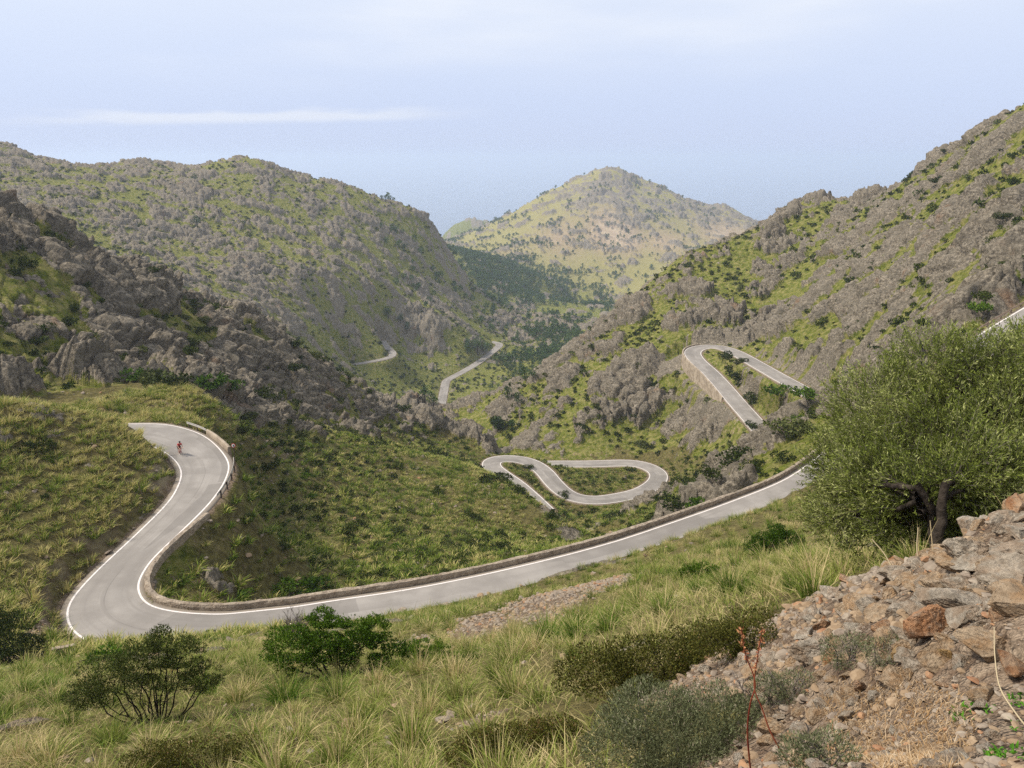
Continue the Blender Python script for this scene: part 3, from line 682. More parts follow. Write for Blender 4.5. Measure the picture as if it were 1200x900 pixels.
# one long streak of cloud low on the left
az_ = wm('ARCTAN2', sep.outputs['X'], sep.outputs['Y'])
mp2 = t.nodes.new('ShaderNodeMapping'); mp2.inputs['Scale'].default_value = (9, 9, 60); t.links.new(tc.outputs['Generated'], mp2.inputs[0])
nb = t.nodes.new('ShaderNodeTexNoise'); nb.inputs['Scale'].default_value = 1.6; nb.inputs['Detail'].default_value = 6; t.links.new(mp2.outputs[0], nb.inputs[0])
mid = wm('ADD', wm('MULTIPLY', az_, .026), .054)
off = wm('SUBTRACT', el, mid)
band = wm('MULTIPLY', wm('MULTIPLY', wr(off, -.011, -.003), wr(wm('SUBTRACT', off, wm('MULTIPLY', nb.outputs['Fac'], .017)), .0, -.010)), wm('MULTIPLY', wr(az_, -.60, -.40), wr(az_, .0, -.20)))
veil = wmix(wm('MULTIPLY', wm('MULTIPLY', band, wr(nb.outputs['Fac'], .12, .55)), .6), veil, (8.6, 8.8, 9.4))
t.links.new(wmix(.85, sky.outputs[0], veil), bg.inputs[0])

cam = bpy.data.cameras.new('camera'); cam.sensor_width = 36; cam.lens = 28; cam.clip_start = .1; cam.clip_end = 90000
co_ = bpy.data.objects.new('camera', cam); C.objects.link(co_); co_.rotation_euler = (PI / 2 - PITCH, 0, 0)
sc_ = bpy.context.scene; sc_.camera = co_
sc_.view_settings.view_transform = 'Standard'; sc_.view_settings.look = 'None'; sc_.view_settings.gamma = 1; sc_.view_settings.exposure = 0.2
sc_.view_settings.use_curve_mapping = False
sc_.cycles.max_bounces = 5; sc_.cycles.diffuse_bounces = 2; sc_.cycles.glossy_bounces = 1; sc_.cycles.transmission_bounces = 2; sc_.cycles.volume_bounces = 2; sc_.cycles.transparent_max_bounces = 6
sc_.cycles.use_adaptive_sampling = False; sc_.cycles.use_denoising = bpy.context.scene.cycles.samples < 0
# ------------------------------------------------------------------ foliage building blocks
def mat_leaf(name, a, b, c=None, trans=.25, noise_scale=.5):
    """colour runs a..b by each leaf's own tint, with a slow drift between plants"""
    k = NT(name); tint = k.attr('tint').outputs['Fac']
    oi = k.n.new('ShaderNodeObjectInfo').outputs['Random']
    f = k.math('ADD', tint, k.math('MULTIPLY', k.math('ADD', k.math('SUBTRACT', k.noise(noise_scale, 3), .5), k.math('MULTIPLY', k.math('SUBTRACT', oi, .5), .55)), .8), True)
    col = k.mix(k.ramp(f, .0, .72), a, b)
    if c: col = k.mix(k.ramp(f, .72, 1.0), col, c)
    k.b.inputs['Roughness'].default_value = .6; k.b.inputs['Specular IOR Level'].default_value = .08
    k.l.new(col, k.b.inputs['Base Color'])
    if trans:
        tr = k.n.new('ShaderNodeBsdfTranslucent'); k.l.new(col, tr.inputs[0]); mx = k.n.new('ShaderNodeMixShader'); mx.inputs[0].default_value = trans
        k.l.new(k.b.outputs[0], mx.inputs[1]); k.l.new(tr.outputs[0], mx.inputs[2])
        k.l.new(mx.outputs[0], [x for x in k.n if x.type == 'OUTPUT_MATERIAL'][0].inputs['Surface'])
    return k.m

M_GRASS = mat_leaf('tussock_blades', (.065, .135, .012), (.225, .25, .052), (.58, .46, .23))
M_GRASS_BANK = mat_leaf('bank_tussock_blades', (.050, .095, .009), (.19, .24, .034), (.48, .41, .16), noise_scale=.25)
M_DARK = mat_leaf('dark_shrub_leaves', (.020, .030, .005), (.052, .072, .011), (.09, .105, .022), .15)
M_OLIVE_SHRUB = mat_leaf('olive_shrub_leaves', (.045, .06, .015), (.12, .135, .04), (.17, .165, .06), .15)
M_MASTIC = mat_leaf('bright_shrub_leaves', (.026, .055, .006), (.092, .165, .012), (.18, .24, .032))
M_STRAG = mat_leaf('straggly_leaves', (.026, .036, .008), (.080, .098, .020), (.14, .155, .04), .15)
M_HEATH = mat_leaf('heath_leaves', (.035, .04, .009), (.10, .098, .017), (.15, .085, .035), .15, 2.5)
M_CUSHION = mat_leaf('grey_cushion_leaves', (.07, .08, .035), (.17, .185, .09), (.33, .28, .20), .15, 3)
M_OLIVE = mat_leaf('wild_olive_leaves', (.042, .062, .010), (.185, .22, .042), (.43, .44, .17), .25, 1.1)
M_PINE = mat_leaf('pine_needles', (.022, .048, .012), (.062, .112, .030), (.11, .155, .045), .1, .03)
M_STRAW = mat_leaf('straw', (.38, .29, .16), (.52, .42, .26), (.60, .52, .38), .2)
M_LITTER = mat_leaf('dry_litter', (.30, .17, .07), (.46, .31, .16), (.58, .45, .30), .2, 4)
M_WEED = mat_leaf('fresh_weed', (.05, .13, .012), (.10, .26, .02), None)
M_BARK = mat_simple('bark', (.018, .014, .011), (.060, .047, .036), 9, bump=.02, bscale=30)
M_TWIG = mat_simple('bare_twigs', (.09, .075, .065), (.19, .16, .14), 9)
M_STALK = mat_simple('red_stalk', (.16, .030, .018), (.26, .075, .035), 12)

def unit(v): return v / (np.linalg.norm(v, axis=-1, keepdims=True) + 1e-9)

def blades(base, dirn, height, lean, width, segs, rs, droop=.6):
    """curved tapering grass blades: base (n,3), dirn (n,2) outward directions; returns co, [faces]"""
    n = len(base); t = np.linspace(0, 1, segs + 1)
    out = lean[:, None] * (t ** 1.7)[None]                       # how far out along dirn
    up = height[:, None] * (t[None] - droop * lean[:, None] / (height[:, None] + lean[:, None]) * t[None] ** 3)
    c = base[:, None, :] + np.concatenate([dirn[:, None, :] * out[..., None], up[..., None]], -1)
    side = np.stack([-dirn[:, 1], dirn[:, 0], np.zeros(n)], -1); ang = rs.uniform(0, PI, n)
    side = side * np.cos(ang)[:, None] + np.concatenate([dirn, np.zeros((n, 1))], 1) * np.sin(ang)[:, None]
    w = width[:, None] * (1 - t[None] ** 1.5 * .92) * .5
    a = c - side[:, None] * w[..., None]; b = c + side[:, None] * w[..., None]
    co = np.stack([a, b], 2).reshape(-1, 3)
    k = np.arange(n)[:, None] * (segs + 1) * 2 + np.arange(segs)[None] * 2
    f = np.stack([k, k + 1, k + 3, k + 2], -1).reshape(-1, 4)
    return co, f

def tuft(seed, nb, h, r, width, segs, straw=.35, stalks=0, spread=.55):
    rs = np.random.default_rng(seed); a = rs.uniform(0, 2 * PI, nb); d = np.stack([np.cos(a), np.sin(a)], -1)
    rad = r * .35 * np.sqrt(rs.uniform(0, 1, nb)); base = np.concatenate([d * rad[:, None], np.full((nb, 1), -.06)], 1)
    a2 = a + rs.normal(0, .5, nb); d2 = np.stack([np.cos(a2), np.sin(a2)], -1)
    ht = h * rs.uniform(.55, 1.1, nb); lean = spread * h * rs.uniform(.15, 1.15, nb) * (.4 + rad / (r * .35 + 1e-6))
    co, f = blades(base, d2, ht, lean, width * rs.uniform(.6, 1.2, nb), segs, rs)
    tint = np.clip(rs.normal(straw, .22, nb), 0, 1); tint[rs.uniform(0, 1, nb) < straw * .4] = rs.uniform(.8, 1.0)
    tt = np.repeat(tint, (segs + 1) * 2) + np.tile(np.repeat(np.linspace(-.12, .28, segs + 1), 2), nb)
    if stalks:
        a = rs.uniform(0, 2 * PI, stalks); d = np.stack([np.cos(a), np.sin(a)], -1)
        c2, f2 = blades(np.concatenate([d * .05, np.zeros((stalks, 1))], 1), d, h * rs.uniform(1.2, 1.9, stalks), h * rs.uniform(.1, .75, stalks), np.full(stalks, width * .9), segs, rs, .2)
        f = np.vstack([f, f2 + len(co)]); co = np.vstack([co, c2]); tt = np.r_[tt, np.full(len(c2), 1.0)]
    return co, f, np.clip(tt, 0, 1)

def leaf_quads(p, axis, length, width, rs, fold=0):
    """leaf blades as narrow diamonds from p along axis"""
    n = len(p); r = unit(rs.normal(size=(n, 3))); side = unit(np.cross(axis, r)) * (np.broadcast_to(width, n)[:, None] * .5); L = axis * np.broadcast_to(length, n)[:, None]
    co = np.stack([p, p + L * .45 + side, p + L, p + L * .45 - side], 1).reshape(-1, 3)
    return co, np.arange(4 * n).reshape(n, 4)

def crown_points(lobes, n, rs, shell=.55):
    """points spread through ellipsoid lobes (cx,cy,cz,rx,ry,rz), denser towards the skin; returns points and outward directions"""
    L = np.array(lobes, float); vol = (L[:, 3] * L[:, 4] * L[:, 5]) ** (2 / 3); k = rs.choice(len(L), n, p=vol / vol.sum())
    d = unit(rs.normal(size=(n, 3))); rad = 1 - shell * rs.uniform(0, 1, n) ** 1.6
    lump = 1 + .22 * perlin(d[:, 0] * 2.3 + k * 3.1, d[:, 1] * 2.3 + d[:, 2] * 1.7, 77) + .10 * perlin(d[:, 0] * 6 + k, d[:, 1] * 6 + d[:, 2] * 5, 78)
    return L[k, :3] + d * L[k, 3:] * (rad * lump)[:, None], d

def leafy(name, lobes, n, size, mat, seed, aspect=.45, up=.4, gap=.0, shell=.55, clump=1):
    rs = np.random.default_rng(seed); p, d = crown_points(lobes, n, rs, shell)
    if clump > 1:
        p = np.repeat(p, clump, 0) + rs.normal(0, size * .7, (n * clump, 3)); d = np.repeat(d, clump, 0)
    if gap:
        g = perlin(p[:, 0] / (gap * 2) + seed, p[:, 1] / (gap * 2) + p[:, 2] / (gap * 1.5), 60); m = g > -.22; p, d = p[m], d[m]
    m = p[:, 2] > 0; p, d = p[m], d[m]
    ax = unit(d * .6 + rs.normal(0, .6, p.shape) + [0, 0, up]); co, f = leaf_quads(p, ax, size * rs.uniform(.6, 1.3, len(p)), size * aspect * rs.uniform(.7, 1.3, len(p)), rs)
    tint = np.clip(rs.normal(.42, .22, len(p)), 0, 1)
    return mesh_np(name, co, f, mat, False, {'tint': np.repeat(tint, 4)})

def tube(path, rad, sides=6):
    path = np.asarray(path, float); rad = np.asarray(rad, float); n = len(path); T = unit(np.gradient(path, axis=0))
    u = unit(np.cross(T, [.31, .87, .19])); v = np.cross(T, u); a = np.linspace(0, 2 * PI, sides, endpoint=False)
    rows = path[:, None] + (u[:, None] * np.cos(a)[None, :, None] + v[:, None] * np.sin(a)[None, :, None]) * rad[:, None, None]
    w = np.arange(n * sides).reshape(n, sides); w2 = np.hstack([w, w[:, :1]])
    return rows.reshape(-1, 3), np.stack([w2[:-1, :-1], w2[:-1, 1:], w2[1:, 1:], w2[1:, :-1]], -1).reshape(-1, 4)

class Bag:
    """several loose pieces gathered into one mesh"""
    def __init__(s): s.c, s.f, s.t, s.n = [], [], [], 0
    def add(s, co, f, t=None):
        s.c.append(co); s.f.append(f + s.n); s.t.append(np.full(len(co), .5) if t is None else t); s.n += len(co)
    def mesh(s, name, mat, smooth=False):
        fs = {}
        for f in s.f: fs.setdefault(f.shape[1], []).append(f)
        return mesh_np(name, np.vstack(s.c), [np.vstack(v) for v in fs.values()], mat, smooth, {'tint': np.concatenate(s.t)})

def limb(a, b, r0, r1, rs, bend=.15, n=7, sides=6):
    a, b = np.asarray(a, float), np.asarray(b, float); L = np.linalg.norm(b - a); t = np.linspace(0, 1, n)
    off = rs.normal(0, bend * L, 3); p = a + (b - a) * t[:, None] + off * (t * (1 - t) * 2)[:, None] + np.cumsum(rs.normal(0, .03 * L, (n, 3)), 0) * (t * (1 - t) * 4)[:, None]
    return tube(p, r0 + (r1 - r0) * t, sides)

def scatter_polar(n, a0, a1, r0, r1, rs, power=1.0):
    """points spread evenly over the ground (power 1) or thinning with distance (power < 1) in a sector"""
    e = 1 + power; r = (rs.uniform(0, 1, n) * (r1 ** e - r0 ** e) + r0 ** e) ** (1 / e); a = rs.uniform(math.radians(a0), math.radians(a1), n)
    return r * np.sin(a), r * np.cos(a)

def cell(x, y):
    a = np.arctan2(x, y); r = np.hypot(x, y)
    return np.clip(np.searchsorted(RR, r), 0, len(RR) - 1), np.clip(np.searchsorted(AZ, a), 0, len(AZ) - 1)

# which ground can be seen from around the camera (so that nothing is spent on what the photo shows nothing of)
SL = Z / GR; HOR = np.maximum.accumulate(SL, axis=0)
def in_view(x, y, lift=1.5):
    k, c = cell(x, y); r = np.hypot(x, y)
    return (Z[k, c] + lift) / r >= HOR[np.maximum(k - 3, 0), c] - .002
def spaced(x, y, d):
    """drop points closer than d (array) to an earlier one, on a hashed grid"""
    keep = []; grid = {}; 
    for i in range(len(x)):
        g = d[i]; key = (int(x[i] / 2), int(y[i] / 2)); ok = True
        for a in (-1, 0, 1):
            for b in (-1, 0, 1):
                for j in grid.get((key[0] + a, key[1] + b), ()):
                    if (x[i] - x[j]) ** 2 + (y[i] - y[j]) ** 2 < g * g: ok = False; break
                if not ok: break
            if not ok: break
        if ok: grid.setdefault(key, []).append(i); keep.append(i)
    return np.array(keep, int)

# ------------------------------------------------------------------ shrubs standing in the foreground, each its own plant
KEEP_OUT = []                                  # (x, y, radius): no grass tufts here
def shrub(name, px, py, label, cat, lobes, n, size, mat, stems=6, stem_r=.02, stem_mat=None, seed=0, sink=.05, rot=0., group=None, rmin=1.0, keep=.8, **kw):
    p = hit(px, py, rmin); root = link(name, None, None, p - Vector((0, 0, sink))); root.rotation_euler.z = rot; tag(root, label, cat, group)
    fol = link('foliage', leafy('foliage', lobes, n, size, mat, seed, **kw), root)
    rs = np.random.default_rng(seed + 500); L = np.array(lobes); bg_ = Bag()
    for i in range(stems):
        l = L[i % len(L)]; tgt = l[:3] + rs.normal(0, .35, 3) * l[3:]; tgt[2] = max(tgt[2], .15)
        st = np.r_[rs.normal(0, .1 * max(L[:, 3].max(), .3), 2) + .25 * tgt[:2], -.05]
        bg_.add(*limb(st, tgt, stem_r, stem_r * .4, rs, .12))
        for _ in range(3):
            q_ = st + (tgt - st) * rs.uniform(.35, .8); bg_.add(*limb(q_, q_ + rs.normal(0, .45, 3) * l[3:] + [0, 0, .2 * l[5]], stem_r * .5, stem_r * .15, rs, .12, 5, 4))
    if stems: link('stem', bg_.mesh('stem', stem_mat or M_BARK, True), root)
    ext = max(np.hypot(l[0], l[1]) + max(l[3], l[4]) for l in lobes)
    KEEP_OUT.append((p.x, p.y, ext * keep)); return root

# (lobes are metres from the plant's foot)
shrub('shrub', 15, 778, 'dark round evergreen shrub beside the road shoulder at the left edge', 'shrub', [(0,0,2.0,1.7,1.6,1.6),(-1.6,.3,1.9,1.6,1.5,1.7),(.9,.6,1.0,1.0,1,.9),(-.8,-.8,1.0,1.4,1,1.0),(-.5,.2,2.9,1.1,1,1.0)], 22000, .13, M_DARK, 6, .05, None, 1, gap=.25)
shrub('straggly_shrub', 185, 845, 'straggly dark shrub with bare tangled stems and green tops left of centre', 'shrub', [(-.75,.0,1.05,.75,.6,.36),(-.2,.1,1.35,.55,.55,.36),(.15,.3,1.65,.30,.30,.34),(.62,.2,1.45,.38,.38,.32),(-1.25,-.1,.72,.45,.4,.24),(.95,.1,.95,.38,.38,.25),(.3,0,1.1,.45,.4,.25)], 26000, .06, M_STRAG, 16, .018, None, 2, gap=.12, aspect=.28)
shrub('mastic_shrub', 395, 792, 'bright green mastic shrub spreading beside the bare twig bush', 'shrub', [(-1.05,.1,.75,.75,.7,.55),(-.25,.2,.95,.75,.7,.6),(.45,.2,.85,.7,.6,.6),(.95,.3,1.1,.36,.36,.42),(1.35,.1,.5,.62,.5,.4),(-.4,.5,1.25,.35,.35,.35),(1.9,0,.35,.5,.4,.3)], 34000, .066, M_MASTIC, 10, .03, None, 3, gap=.14)
shrub('mastic_shrub', 905, 650, 'bright green mastic shrub just left of the olive tree', 'shrub', [(0,0,.5,.72,.6,.48),(-.6,.1,.35,.5,.4,.36),(.6,.1,.5,.6,.5,.45),(.2,.3,.85,.4,.4,.3)], 18000, .06, M_MASTIC, 8, .025, None, 4, gap=.12)
shrub('mastic_shrub', 822, 678, 'small bright green mastic bush on the grassy slope below the olive', 'shrub', [(0,0,.28,.42,.36,.3),(-.4,.1,.2,.32,.3,.24),(.35,.1,.22,.36,.3,.24)], 7500, .055, M_MASTIC, 5, .02, None, 5, gap=.1)
shrub('mastic_shrub', 500, 775, 'low bright green bush among straw tussocks right of the big mastic', 'shrub', [(0,0,.3,.5,.4,.32),(.6,0,.2,.4,.3,.22)], 6500, .055, M_MASTIC, 5, .02, None, 6, gap=.1)
shrub('heath_shrub', 770, 800, 'long low dark heath shrub sprawling across the middle of the rubble edge', 'shrub', [(0,0,.28,.7,.4,.36),(.75,.1,.33,.62,.4,.4),(1.25,.3,.38,.5,.4,.36),(-.65,-.05,.22,.55,.35,.28),(.4,-.2,.2,.5,.3,.24)], 36000, .032, M_HEATH, 8, .015, None, 7, aspect=.5)
shrub('heath_shrub', 610, 888, 'low brown green heath shrub at the bottom edge of the slope', 'shrub', [(0,0,.18,.5,.32,.26),(.45,.05,.2,.42,.3,.26),(-.45,-.05,.13,.38,.28,.2),(.2,-.2,.14,.4,.3,.2)], 26000, .028, M_HEATH, 8, .012, None, 8, aspect=.5)
shrub('heath_shrub', 232, 905, 'low reddish brown heath shrub at the bottom edge left of centre', 'shrub', [(0,0,.22,.7,.45,.3),(.6,.1,.18,.5,.4,.25),(-.6,0,.18,.5,.4,.25)], 14000, .034, M_HEATH, 6, .012, None, 10, aspect=.5)
shrub('heath_shrub', 880, 762, 'small dark heath shrub on the stones behind the red stalks', 'shrub', [(0,0,.16,.34,.25,.2),(-.35,0,.14,.3,.22,.18)], 8000, .024, M_HEATH, 5, .012, None, 9, aspect=.5)
for i, (px, py, lb, lobes, n) in enumerate([
    (790, 905, 'wide grey green cushion shrub low in front of the red stalks', [(0,.12,.16,.40,.34,.26),(.33,.22,.2,.34,.3,.24),(-.33,.1,.1,.28,.26,.2),(.12,-.08,.1,.40,.25,.2),(.55,.3,.16,.22,.2,.18),(-.1,.35,.2,.34,.25,.2)], 52000),
    (968, 900, 'small dark green cushion plant at the bottom edge among dry litter', [(0,0,.07,.13,.12,.11),(-.09,.04,.05,.09,.09,.08)], 3600),
    (930, 815, 'grey green cushion plant between the stones right of the red stalks', [(0,0,.06,.2,.14,.10),(-.16,.02,.05,.14,.12,.09)], 4200),
    (995, 775, 'thin grey green cushion plant under the rubble bank', [(0,0,.08,.18,.14,.12)], 2600),
    (1040, 775, 'small grey cushion plant beside the yellow ochre stone', [(0,0,.07,.14,.12,.10)], 1800)]):
    shrub('cushion_shrub', px, py, lb, 'cushion plant', lobes, n, .026 if i == 0 else .022, M_CUSHION, 6, .006, M_TWIG, 20 + i, aspect=.2, up=.7, shell=.4, sink=.03)
# ------------------------------------------------------------------ the olive tree
def olive():
    base = hit(1085, 656, 9); rs = np.random.default_rng(42)
    root = link('olive_tree', None, None, base); tag(root, 'large wild olive tree with grey green crown above the rubble bank', 'tree')
    spec = [(1000,550,13.2,.72),(1035,478,13.0,.82),(1095,440,13.2,.72),(1150,438,13.0,.62),(1115,520,12.3,.85),(1050,558,12.2,.85),(1000,598,12.6,.60),(1180,505,12.6,.85),(1235,450,13.2,.85),
            (1240,540,12.8,.9),(1085,600,12.4,.62),(978,608,13.0,.50),(1145,585,12.6,.55),(1300,500,13.4,1.0),(1020,625,12.8,.40),(1055,596,11.7,.5),(1092,566,11.4,.6),(1100,602,11.6,.42),(1062,620,12.0,.45),(1098,626,11.9,.36),(1125,612,11.7,.4),(1150,600,11.6,.4),(1130,585,11.5,.45),(1130,548,11.4,.6),(1185,560,11.6,.5),(1110,570,11.7,.55),(1160,575,11.8,.5),(1030,560,11.9,.5),(1075,480,14.2,.8),(1160,480,14.3,.9),(1010,530,14.2,.75),(1215,420,14,.6)]
    lobes = [(*(at_r(px, py, r) - base), R, R * 1.0, R * .86) for px, py, r, R in spec]
    L = np.array(lobes)
    stems = [(np.array([0, 0, -.3]), np.array([.15, .1, 1.0])), (np.array([.15, .1, -.3]), np.array([-.1, .3, .9])), (np.array(at_r(1165, 640, 12.2) - base) - [0, 0, .35], np.array(at_r(1210, 520, 12.8) - base))]
    tips = []
    for i, (a, b) in enumerate(stems):
        bg_ = Bag(); bg_.add(*limb(a, b, (.085 if i != 1 else .07), .05, rs, .12, 9, 9)); link('trunk', bg_.mesh('trunk', M_BARK, True), root); tips.append(b)
    tw = Bag(); fp, fd = [], []
    for i, l in enumerate(L):
        s_ = int(np.argmin([np.linalg.norm(l[:3] - t_) for t_ in tips])); a = tips[s_] * rs.uniform(.6, 1)
        bl = Bag(); bl.add(*limb(a, l[:3], .042, .016, rs, .14, 8, 6)); 
        for _ in range(5):
            q_ = l[:3] + unit(rs.normal(size=3)) * l[3:] * .62; bl.add(*limb(a + (l[:3] - a) * rs.uniform(.55, 1), q_, .018, .006, rs, .12, 5, 4))
        link('branch', bl.mesh('branch', M_BARK, True), root)
    p, d = crown_points([(a, b, c, d * .95, e * .95, f * .95) for a, b, c, d, e, f in lobes], 22000, rs, .5)
    g = 1.15 * perlin(p[:, 0] / .8, p[:, 1] / .8 + p[:, 2] / .62, 61) + .5 * perlin(p[:, 0] / .25, p[:, 2] / .22, 62); m = (g > -.46); p, d, g = p[m], d[m], g[m]
    ax = unit(d * .75 + rs.normal(0, .35, p.shape) + [0, 0, .55]); ln = rs.uniform(.16, .34, len(p))
    nl = 13; t = np.linspace(.08, 1, nl)
    stem_pts = p[:, None] + ax[:, None] * (ln[:, None] * t[None])[..., None]
    r_ = unit(rs.normal(size=(len(p), nl, 3))); la = unit(ax[:, None] * .95 + r_ * .75)
    co, f = leaf_quads(stem_pts.reshape(-1, 3), la.reshape(-1, 3), rs.uniform(.045, .075, len(p) * nl), .0145, rs)
    tint = np.clip(np.repeat(rs.normal(.45, .17, len(p)) + .26 * g, nl) + rs.normal(0, .12, len(p) * nl) + .12 * np.tile(t, len(p)), 0, 1)
    link('crown', mesh_np('crown', co, f, M_OLIVE, False, {'tint': np.repeat(tint, 4)}), root)
    a = p; b = p + ax * ln[:, None]; sd_ = unit(np.cross(ax, rs.normal(size=p.shape))) * .0035
    c2 = np.stack([a - sd_, a + sd_, b + sd_ * .4, b - sd_ * .4], 1).reshape(-1, 3)
    link('twig', mesh_np('twig', c2, np.arange(len(c2)).reshape(-1, 4), M_TWIG, False), root)['kind'] = 'stuff'
    KEEP_OUT.append((base.x + .3, base.y, .6))
olive()

# bare twig bush in front of the road
def twig_bush(px, py, h, label, seed, n=14, name='bare_shrub', mat=None):
    rs = np.random.default_rng(seed); p = hit(px, py); bg_ = Bag()
    def grow(a, d, ln, r, k):
        b = a + d * ln; bg_.add(*limb(a, b, r, r * .55, rs, .08, 4, 4))
        if k:
            for _ in range(3 if k > 1 else 4): grow(a + (b - a) * rs.uniform(.5, 1), unit(d + rs.normal(0, .42, 3) + [0, 0, .1]), ln * rs.uniform(.5, .75), r * .55, k - 1)
    for _ in range(n): grow(np.array([*rs.normal(0, .06, 2), -.05]), unit(np.r_[rs.normal(0, .5, 2), 1.0]), h * .42, .016 * h, 3)
    o = link(name, bg_.mesh(name, mat or M_TWIG, True), None, p); tag(o, label, 'shrub')
twig_bush(343, 752, 1.7, 'leafless grey twig bush standing out against the road', 5)
twig_bush(905, 828, .32, 'small bare grey twiggy bush among stones behind the red stalks', 6, 16)

# red flower stalks in front of the stones
def stalk(pts, r, label, seed):
    rs = np.random.default_rng(seed); P = [at_r(*q_) for q_ in pts]; o0 = P[0]; g = ground(o0.x, o0.y); P[0] = Vector((o0.x, o0.y, g - .02))
    path = catmull([np.array(x - P[0]) for x in P], 8); t = np.linspace(1, .45, len(path))
    root = link('flower_stalk', None, None, P[0]); tag(root, label, 'plant')
    bg_ = Bag(); bg_.add(*tube(path, r * t, 6)); link('stem', bg_.mesh('stem', M_STALK, True), root)
    top = path[int(len(path) * .72):]; c = top[rs.integers(0, len(top), 60)] + rs.normal(0, .006, (60, 3)); ax = unit(rs.normal(size=(60, 3)) + [0, 0, .8])
    co, f = leaf_quads(c, ax, rs.uniform(.012, .028, 60), .010, rs); link('seed_head', mesh_np('seed_head', co, f, M_SEED, False, {'tint': np.repeat(rs.uniform(0, 1, 60), 4)}), root)
M_SEED = mat_leaf('seed_head', (.22, .07, .035), (.42, .20, .09), (.55, .36, .18), .1)
stalk([(881,905,3.75),(876,860,3.7),(879,826,3.68),(885,800,3.68),(873,765,3.7),(869,738,3.72)], .0052, 'dark red flower stalk rising from the bottom edge and leaning left at its top', 1)
stalk([(930,905,3.6),(905,862,3.6),(893,830,3.62),(884,806,3.64),(887,775,3.66),(893,738,3.68)], .0048, 'red brown flower stalk crossing the darker one and leaning right', 2)
# pale dry stem arching over the stones at the right
P_ = [at_r(*q_) for q_ in ((1212,862,3.1),(1192,838,3.3),(1172,806,3.5),(1166,770,3.7),(1165,735,3.9))]; bg_ = Bag(); bg_.add(*tube(catmull([np.array(x) for x in P_], 8), np.linspace(.0038, .002, 33), 6))
tag(link('dry_cane', bg_.mesh('dry_stem', M_STRAW, True)), 'pale dry bent stem arching over the stones at the right edge', 'cane')
for i, (pts, lb) in enumerate([(([1073,748,7.2],[1060,700,7.3],[1040,655,7.5],[1022,632,7.6]), 'long pale dry cane leaning left under the olive tree'), (([1092,742,7.2],[1085,700,7.3],[1075,650,7.5],[1076,618,7.6]), 'tall pale dry cane standing before the dark olive shade'), (([1105,735,7.2],[1102,700,7.3],[1094,650,7.5],[1090,610,7.6]), 'upright pale dry cane nearest the rubble bank')]):
    bg_ = Bag(); bg_.add(*tube(catmull([np.array(at_r(*q_)) for q_ in pts], 8), np.linspace(.009, .004, 25), 5)); tag(link('dry_cane', bg_.mesh('dry_cane', M_STRAW, True)), lb, 'cane')

# ------------------------------------------------------------------ tussock grass
rs = np.random.default_rng(99)
def clear_of(x, y):
    ok = np.ones(len(x), bool)
    for kx, ky, r in KEEP_OUT: ok &= np.hypot(x - kx, y - ky) > r
    return ok
# foreground slope
x, y = scatter_polar(34000, -42, 43, 5.2, 82, rs, .55)
k_, c_ = cell(x, y); reg = REGION[k_, c_]
ok = (reg == names.index(FG)) & (RD[k_, c_] > .5) & (gravel[k_, c_] < .42) & in_view(x, y, 4.0) & clear_of(x, y)
ok &= ~((np.hypot(x, y) < 9) & (np.degrees(np.arctan2(x, y)) > 2))
x, y = x[ok], y[ok]; r = np.hypot(x, y); dens = perlin(x / 5, y / 5, 70)
gap_ = .56 + .75 * np.clip(dens + .35, 0, 1.5) + .006 * r
kp = spaced(x, y, gap_); x, y = x[kp], y[kp]; r = np.hypot(x, y); o_ = np.argsort(r + 500 * ~in_view(x, y, .9)); x, y, r = x[o_], y[o_], r[o_]; z = ground_n(x, y)
print('foreground tufts', len(x), 'nearest', r[:5], r[min(len(r) - 1, 260)])
PROTO = []
for i in range(9):
    straw = (.15, .42, .26, .62, .20, .48, .14, .36, .55)[i]
    co, f, tt = tuft(200 + i, 250, (.54, .45, .50, .42, .60, .38, .48, .56, .42)[i], .5, .0135, 5, straw, (6, 10, 3, 16, 5, 0, 3, 9, 12)[i], .75)
    PROTO.append(mesh_np('grass_tussock', co, f, M_GRASS, False, {'tint': tt}))
N_IND = 270
TUS = {0: 'green arching grass tussock on the foreground slope', 1: 'straw topped grass tussock on the foreground slope'}
for i in range(min(N_IND, len(x))):
    pr = int(rs.integers(0, 9)) if perlin(np.array([x[i] / 6]), np.array([y[i] / 6]), 71)[0] > -.1 else int(rs.choice([1, 3, 5, 8]))
    o = link('grass_tussock', PROTO[pr], None, (x[i], y[i], z[i] - .03)); s_ = rs.uniform(.7, 1.25)
    o.scale = (s_ * rs.uniform(.9, 1.15), s_ * rs.uniform(.9, 1.15), s_ * rs.uniform(.8, 1.15)); o.rotation_euler = (rs.normal(0, .08), rs.normal(0, .08), rs.uniform(0, 6.28))
    st = pr in (1, 3, 5, 8); tag(o, TUS[int(st)], 'grass tussock', 'straw tussocks on the near slope' if st else 'green tussocks on the near slope')

